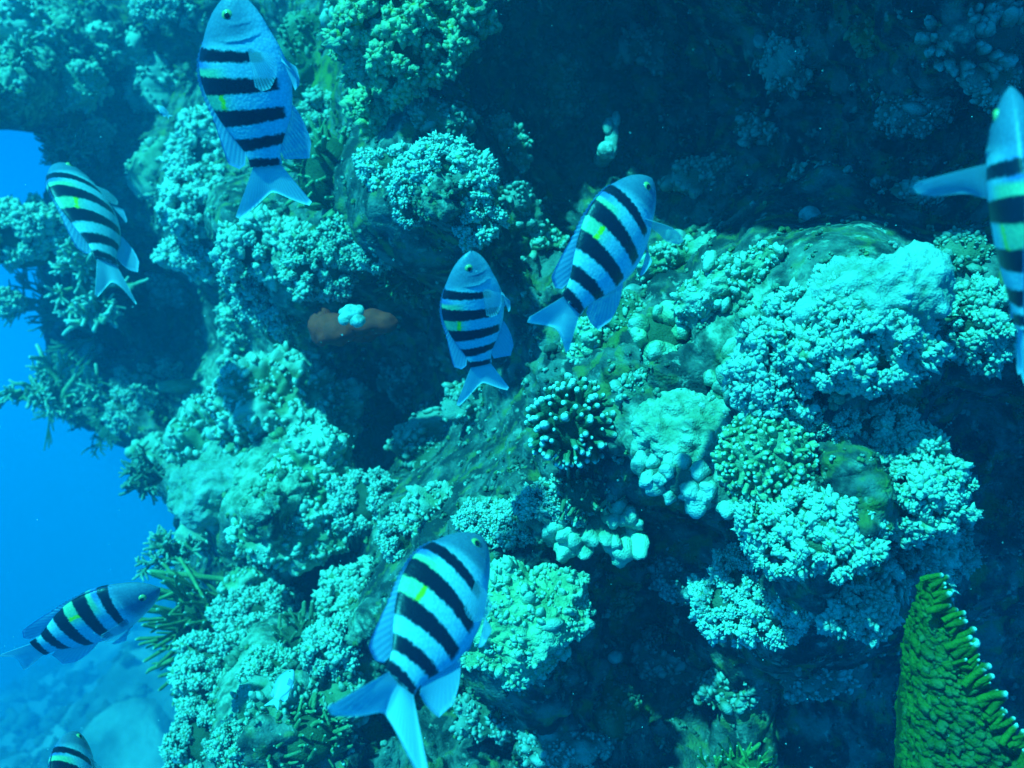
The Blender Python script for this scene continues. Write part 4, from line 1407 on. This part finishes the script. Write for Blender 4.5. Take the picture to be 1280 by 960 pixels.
def make_fish(label, snout, tail, dors, hz, depth, dsign=None, bend=0.0, spread=1.0, fork=1.0, pect=(0.1, 0.1), fold=0.0, group="striped sergeant fish swimming off the reef",
              plainfish=False, name='striped_fish', pec_len=.25, twist=0.0, pec_flat=False):
    """snout, tail: where snout and tail base lie; dors: picture direction of the back; hz: how much the head turns away"""
    snout, tail, dors = (np.array(v, float) for v in (snout, tail, dors))
    h2 = snout - tail
    Lpx = np.linalg.norm(h2)
    h2 = h2 / Lpx
    k = math.sqrt(1 - hz * hz)
    h = np.array([h2[0] * k, hz, -h2[1] * k])
    dd = dors / np.linalg.norm(dors)
    d3 = np.array([dd[0], 0.0, -dd[1]])
    if abs(hz) > 1e-3:
        d3[1] = -(h[0] * d3[0] + h[2] * d3[2]) / hz
    d3 = unit(d3 - h * np.dot(h, d3))
    # turn the frame to the direction in which the fish is seen
    mid = (snout + tail) / 2
    look = unit(point(mid[0], mid[1], 1.0))
    rgt = unit(np.cross(look, [0, 0, 1.0]))
    upv = np.cross(rgt, look)
    Q = np.stack([rgt, look, upv], 1)
    h, d3 = Q @ h, Q @ d3
    X = -h
    Z = d3
    Y = np.cross(Z, X)
    pm = point(mid[0], mid[1], depth)
    L = Lpx / k * depth / F
    loc = pm + h * L * 0.5
    root = link(name, None, None, loc)
    Mx = np.stack([X, Y, Z], 1) * L
    M4 = np.eye(4)
    M4[:3, :3] = Mx
    M4[:3, 3] = loc
    root.matrix_world = Matrix(M4.tolist())
    tag(root, label, "fish", group)
    V, Fc, at_ = fish_body(bend)
    link('body', raw_mesh('fish_body', V, Fc, at_, DAMSEL if plainfish else SKIN), root)
    # back fin: low spiny part, then a pointed soft lobe
    n = 121
    x = np.linspace(.24, .90, n)
    zt = prof(TOP, x) - .012
    le = np.interp(x, [.24, .28, .36, .5, .64, .72, .80, .86, .90], [.02, .032, .036, .036, .046, .105, .185, .15, .08])
    ang = np.radians(np.interp(x, [.24, .5, .7, .8, .9], [50, 38, 30, 22, 14]))
    B0 = np.stack([x, 0 * x, zt], 1)
    T0 = B0 + np.stack([le * np.cos(ang), 0 * x, le * np.sin(ang)], 1)
    spike = np.where(x < .66, .009 * np.abs(np.cos(np.linspace(0, 24, n) * np.pi)), 0)
    T0[:, 2] += spike
    link('dorsal_fin', fin_mesh('dorsal_fin', B0, T0, 24, FIN_BACK if not plainfish else FIN_SIDE, bend, cup=(0, 1, 0), wave=.012), root)
    x = np.linspace(.64, .90, 73)
    zb = prof(BOT, x) + .012
    le = np.interp(x, [.64, .67, .72, .77, .83, .90], [.03, .10, .20, .235, .16, .07])
    ang = np.radians(np.interp(x, [.64, .75, .9], [46, 28, 16]))
    B0 = np.stack([x, 0 * x, zb], 1)
    T0 = B0 + np.stack([le * np.cos(ang), 0 * x, -le * np.sin(ang)], 1)
    link('anal_fin', fin_mesh('anal_fin', B0, T0, 13, FIN_BELLY, bend, cup=(0, 1, 0), wave=.012), root)
    # tail fin: two long lobes
    n = 121
    v = np.linspace(-1, 1, n)
    ln = (.185 + .215 * fork * np.abs(v) ** 1.7 - .05 * np.clip(np.abs(v) - .88, 0, 1) / .12) * (1 + .08 * v)
    an = v * .50 * spread
    B0 = np.stack([np.full(n, .975), 0 * v, .070 * v], 1)
    T0 = np.stack([.985 + ln * np.cos(an), fold * np.clip(np.abs(v) - .1, 0, 1) ** 1.3 * .3 + twist * v * .12, .055 * v + ln * np.sin(an)], 1)
    link('tail_fin', fin_mesh('tail_fin', B0, T0, 22, FIN_TAIL, bend, m=12, cup=(0, 1, 0), wave=.010), root)
    for sg, flare in ((1, pect[0]), (-1, pect[1])):
        # side fins
        v = np.linspace(0, 1, 57)
        wy = float(prof(WID, np.array([.30]))[0]) * .93
        B0 = np.stack([.300 + .012 * v, np.full(57, sg * wy), -.045 - .055 * v], 1)
        a = np.radians(6 + 62 * v)
        ln = pec_len * np.interp(v, [0, .12, .3, .6, 1], [.86, .98, 1.0, .82, .5])
        tail_d = np.cos(a) * math.cos(flare)
        T0 = B0 + np.stack([ln * tail_d, sg * ln * (np.cos(a) * math.sin(flare) + .05), -ln * np.sin(a) * .8 + .05 * (1 - v) * pec_len], 1)
        if pec_flat:
            a = np.radians(8 + 34 * v)
            ln = pec_len * np.interp(v, [0, .1, .25, .6, 1], [.92, 1.0, .97, .72, .42])
            T0 = B0 + np.stack([ln * np.sin(a), sg * ln * np.cos(a), -.02 - .04 * v], 1)
            B0 = B0 + np.stack([.13 * v, 0 * v, 0 * v], 1)
        link('pectoral_fin', fin_mesh('pectoral_fin', B0, T0, 14, FIN_SIDE if flare > .5 else FIN_FOLDED, None, cup=(0, sg, 0), bow=.01, th=.0015), root)
        # belly fins
        v = np.linspace(0, 1, 33)
        B0 = np.stack([.34 + .05 * v, np.full(33, sg * .030), np.full(33, -.208)], 1)
        a = np.radians(14 + 34 * v)
        ln = .23 * np.interp(v, [0, .15, .5, 1], [1.0, .92, .6, .34])
        T0 = B0 + np.stack([ln * np.cos(a), sg * (.02 + .03 * v), -ln * np.sin(a)], 1)
        link('pelvic_fin', fin_mesh('pelvic_fin', B0, T0, 6, FIN_BELLY, None, cup=(0, sg, 0), bow=.006, th=.0022), root)
        # eyes
        Ve, Fe = ico(3)
        ye = float(prof(WID, np.array([.115]))[0]) * .86
        e = link('eye', raw_mesh('fish_eye', Ve * np.array([.033, .019, .033]), Fe, None, IRIS), root, (.118, sg * ye, .040))
        link('pupil', raw_mesh('fish_pupil', Ve * np.array([.0185, .0095, .0185]), Fe, None, PUPIL), e, (0, sg * .0125, 0))
    return root


make_fish("topmost striped fish, snout touching the top edge, tail over the pale cauliflower corals", (292, 0), (333, 206), (-.985, .17), -.12, .98, bend=-.05, fork=1.0, spread=1.15)
make_fish("hazy striped fish seen from behind beside the open water bush coral", (82, 206), (136, 316), (-.93, -.36), .74, 2.05, bend=-.12, spread=.7)
make_fish("striped fish with its snout straight up above the dark hollow, centre of the picture", (588, 316), (600, 456), (-.98, .20), -.42, 1.0, bend=.06, spread=1.1)
make_fish("slanting striped fish with one side fin spread, below the white sponge in the dark cave", (815, 222), (722, 378), (-.64, -.77), .48, .98, bend=-.10, fork=.62, pect=(1.25, 1.25), pec_len=.31)
make_fish("largest striped fish, slanting upward in front of the yellow-green dome", (606, 668), (500, 846), (-.70, -.70), .55, .84, bend=.06, fork=1.65, spread=1.1, fold=.6)



def edge_fish():
    # seen along its back: the back points at the diver
    r = make_fish("striped fish seen edge-on from its back with a fanned side fin, by the picture edge", (1264, 112), (1275, 410), (-1, 0.02), .0, .66, pect=(1.25, 1.25), pec_len=.30, pec_flat=True, fork=.6)
    M = np.array(r.matrix_world)
    X, Y, Z = M[:3, 0].copy(), M[:3, 1].copy(), M[:3, 2].copy()
    L = np.linalg.norm(X)
    ax = X / L
    rot = Matrix.Rotation(R(97), 3, Vector(ax))
    if (rot @ Vector(Z))[1] > 0:
        rot = Matrix.Rotation(R(-97), 3, Vector(ax))
    M[:3, 1] = rot @ Vector(Y)
    M[:3, 2] = rot @ Vector(Z)
    r.matrix_world = Matrix(M.tolist())


edge_fish()
make_fish("level striped fish at the reef edge, its snout by the staghorn bush", (193, 742), (54, 801), (-.70, -.71), -.42, 1.45, bend=.05, spread=.7, fork=.35)
make_fish("striped fish cut off by the bottom edge below the level fish, only its back showing", (96, 916), (92, 1040), (-.80, -.60), .62, 1.35, bend=-.1)
make_fish("small pale damselfish hiding under the knobbly corals", (366, 838), (346, 872), (-.8, -.4), .3, 1.35, plainfish=True, name='damselfish', group=None)
make_fish("tiny pale fish in the blue shade beside the topmost fish", (197, 133), (209, 143), (.6, -.7), .1, 1.9, plainfish=True, name='tiny_fish', group=None)

# ------------------------------------------------------------------ drifting specks in the water
def specks():
    g = np.random.default_rng(21)
    n = 420
    d = g.uniform(.75, 1.9, n)
    x, y = g.uniform(-20, 1300, n), g.uniform(-20, 980, n)
    pos = ray(x, y) * d[:, None]
    lim = np.array([at(a, b)[0][1] for a, b in zip(x, y)])
    pos = pos[d < lim - .12]
    n = len(pos)
    tV, tF = octa()
    M = np.eye(3)[None] * (g.uniform(.00025, .0006, n))[:, None, None]
    V, Fc = stamp(tV, tF, M, pos)
    o = link('drifting_specks', raw_mesh('drifting_specks', V, Fc, None, plain("speck", (.7, .75, .75), .8, .1)))
    o['kind'] = 'stuff'
    tag(o, "pale specks drifting in the water before the reef", "specks")


specks()

# ------------------------------------------------------------------ the water itself
x0, x1, y0, y1, z0, z1 = -54, 4, -2, 62, -18.5, 2.6
bm = bmesh.new()
bmesh.ops.create_cube(bm, size=1)
for v in bm.verts:
    v.co = ((x0 + x1) / 2 + v.co.x * (x1 - x0), (y0 + y1) / 2 + v.co.y * (y1 - y0), (z0 + z1) / 2 + v.co.z * (z1 - z0))
hm = bpy.data.meshes.new('haze')
bm.to_mesh(hm)
bm.free()
m = bpy.data.materials.new('sea_water_haze')
m.use_nodes = True
t = m.node_tree
t.nodes.clear()
o_ = N(t, 'ShaderNodeOutputMaterial')
pv = N(t, 'ShaderNodeVolumePrincipled')
pv.inputs['Color'].default_value = HAZE_COLOR
pv.inputs['Density'].default_value = HAZE_DENSITY
pv.inputs['Anisotropy'].default_value = 0.35
t.links.new(pv.outputs[0], o_.inputs['Volume'])
hm.materials.append(m)
haze = link('haze', hm)
haze['kind'] = 'stuff'
tag(haze, "blue sea water that veils everything far away", "water haze")
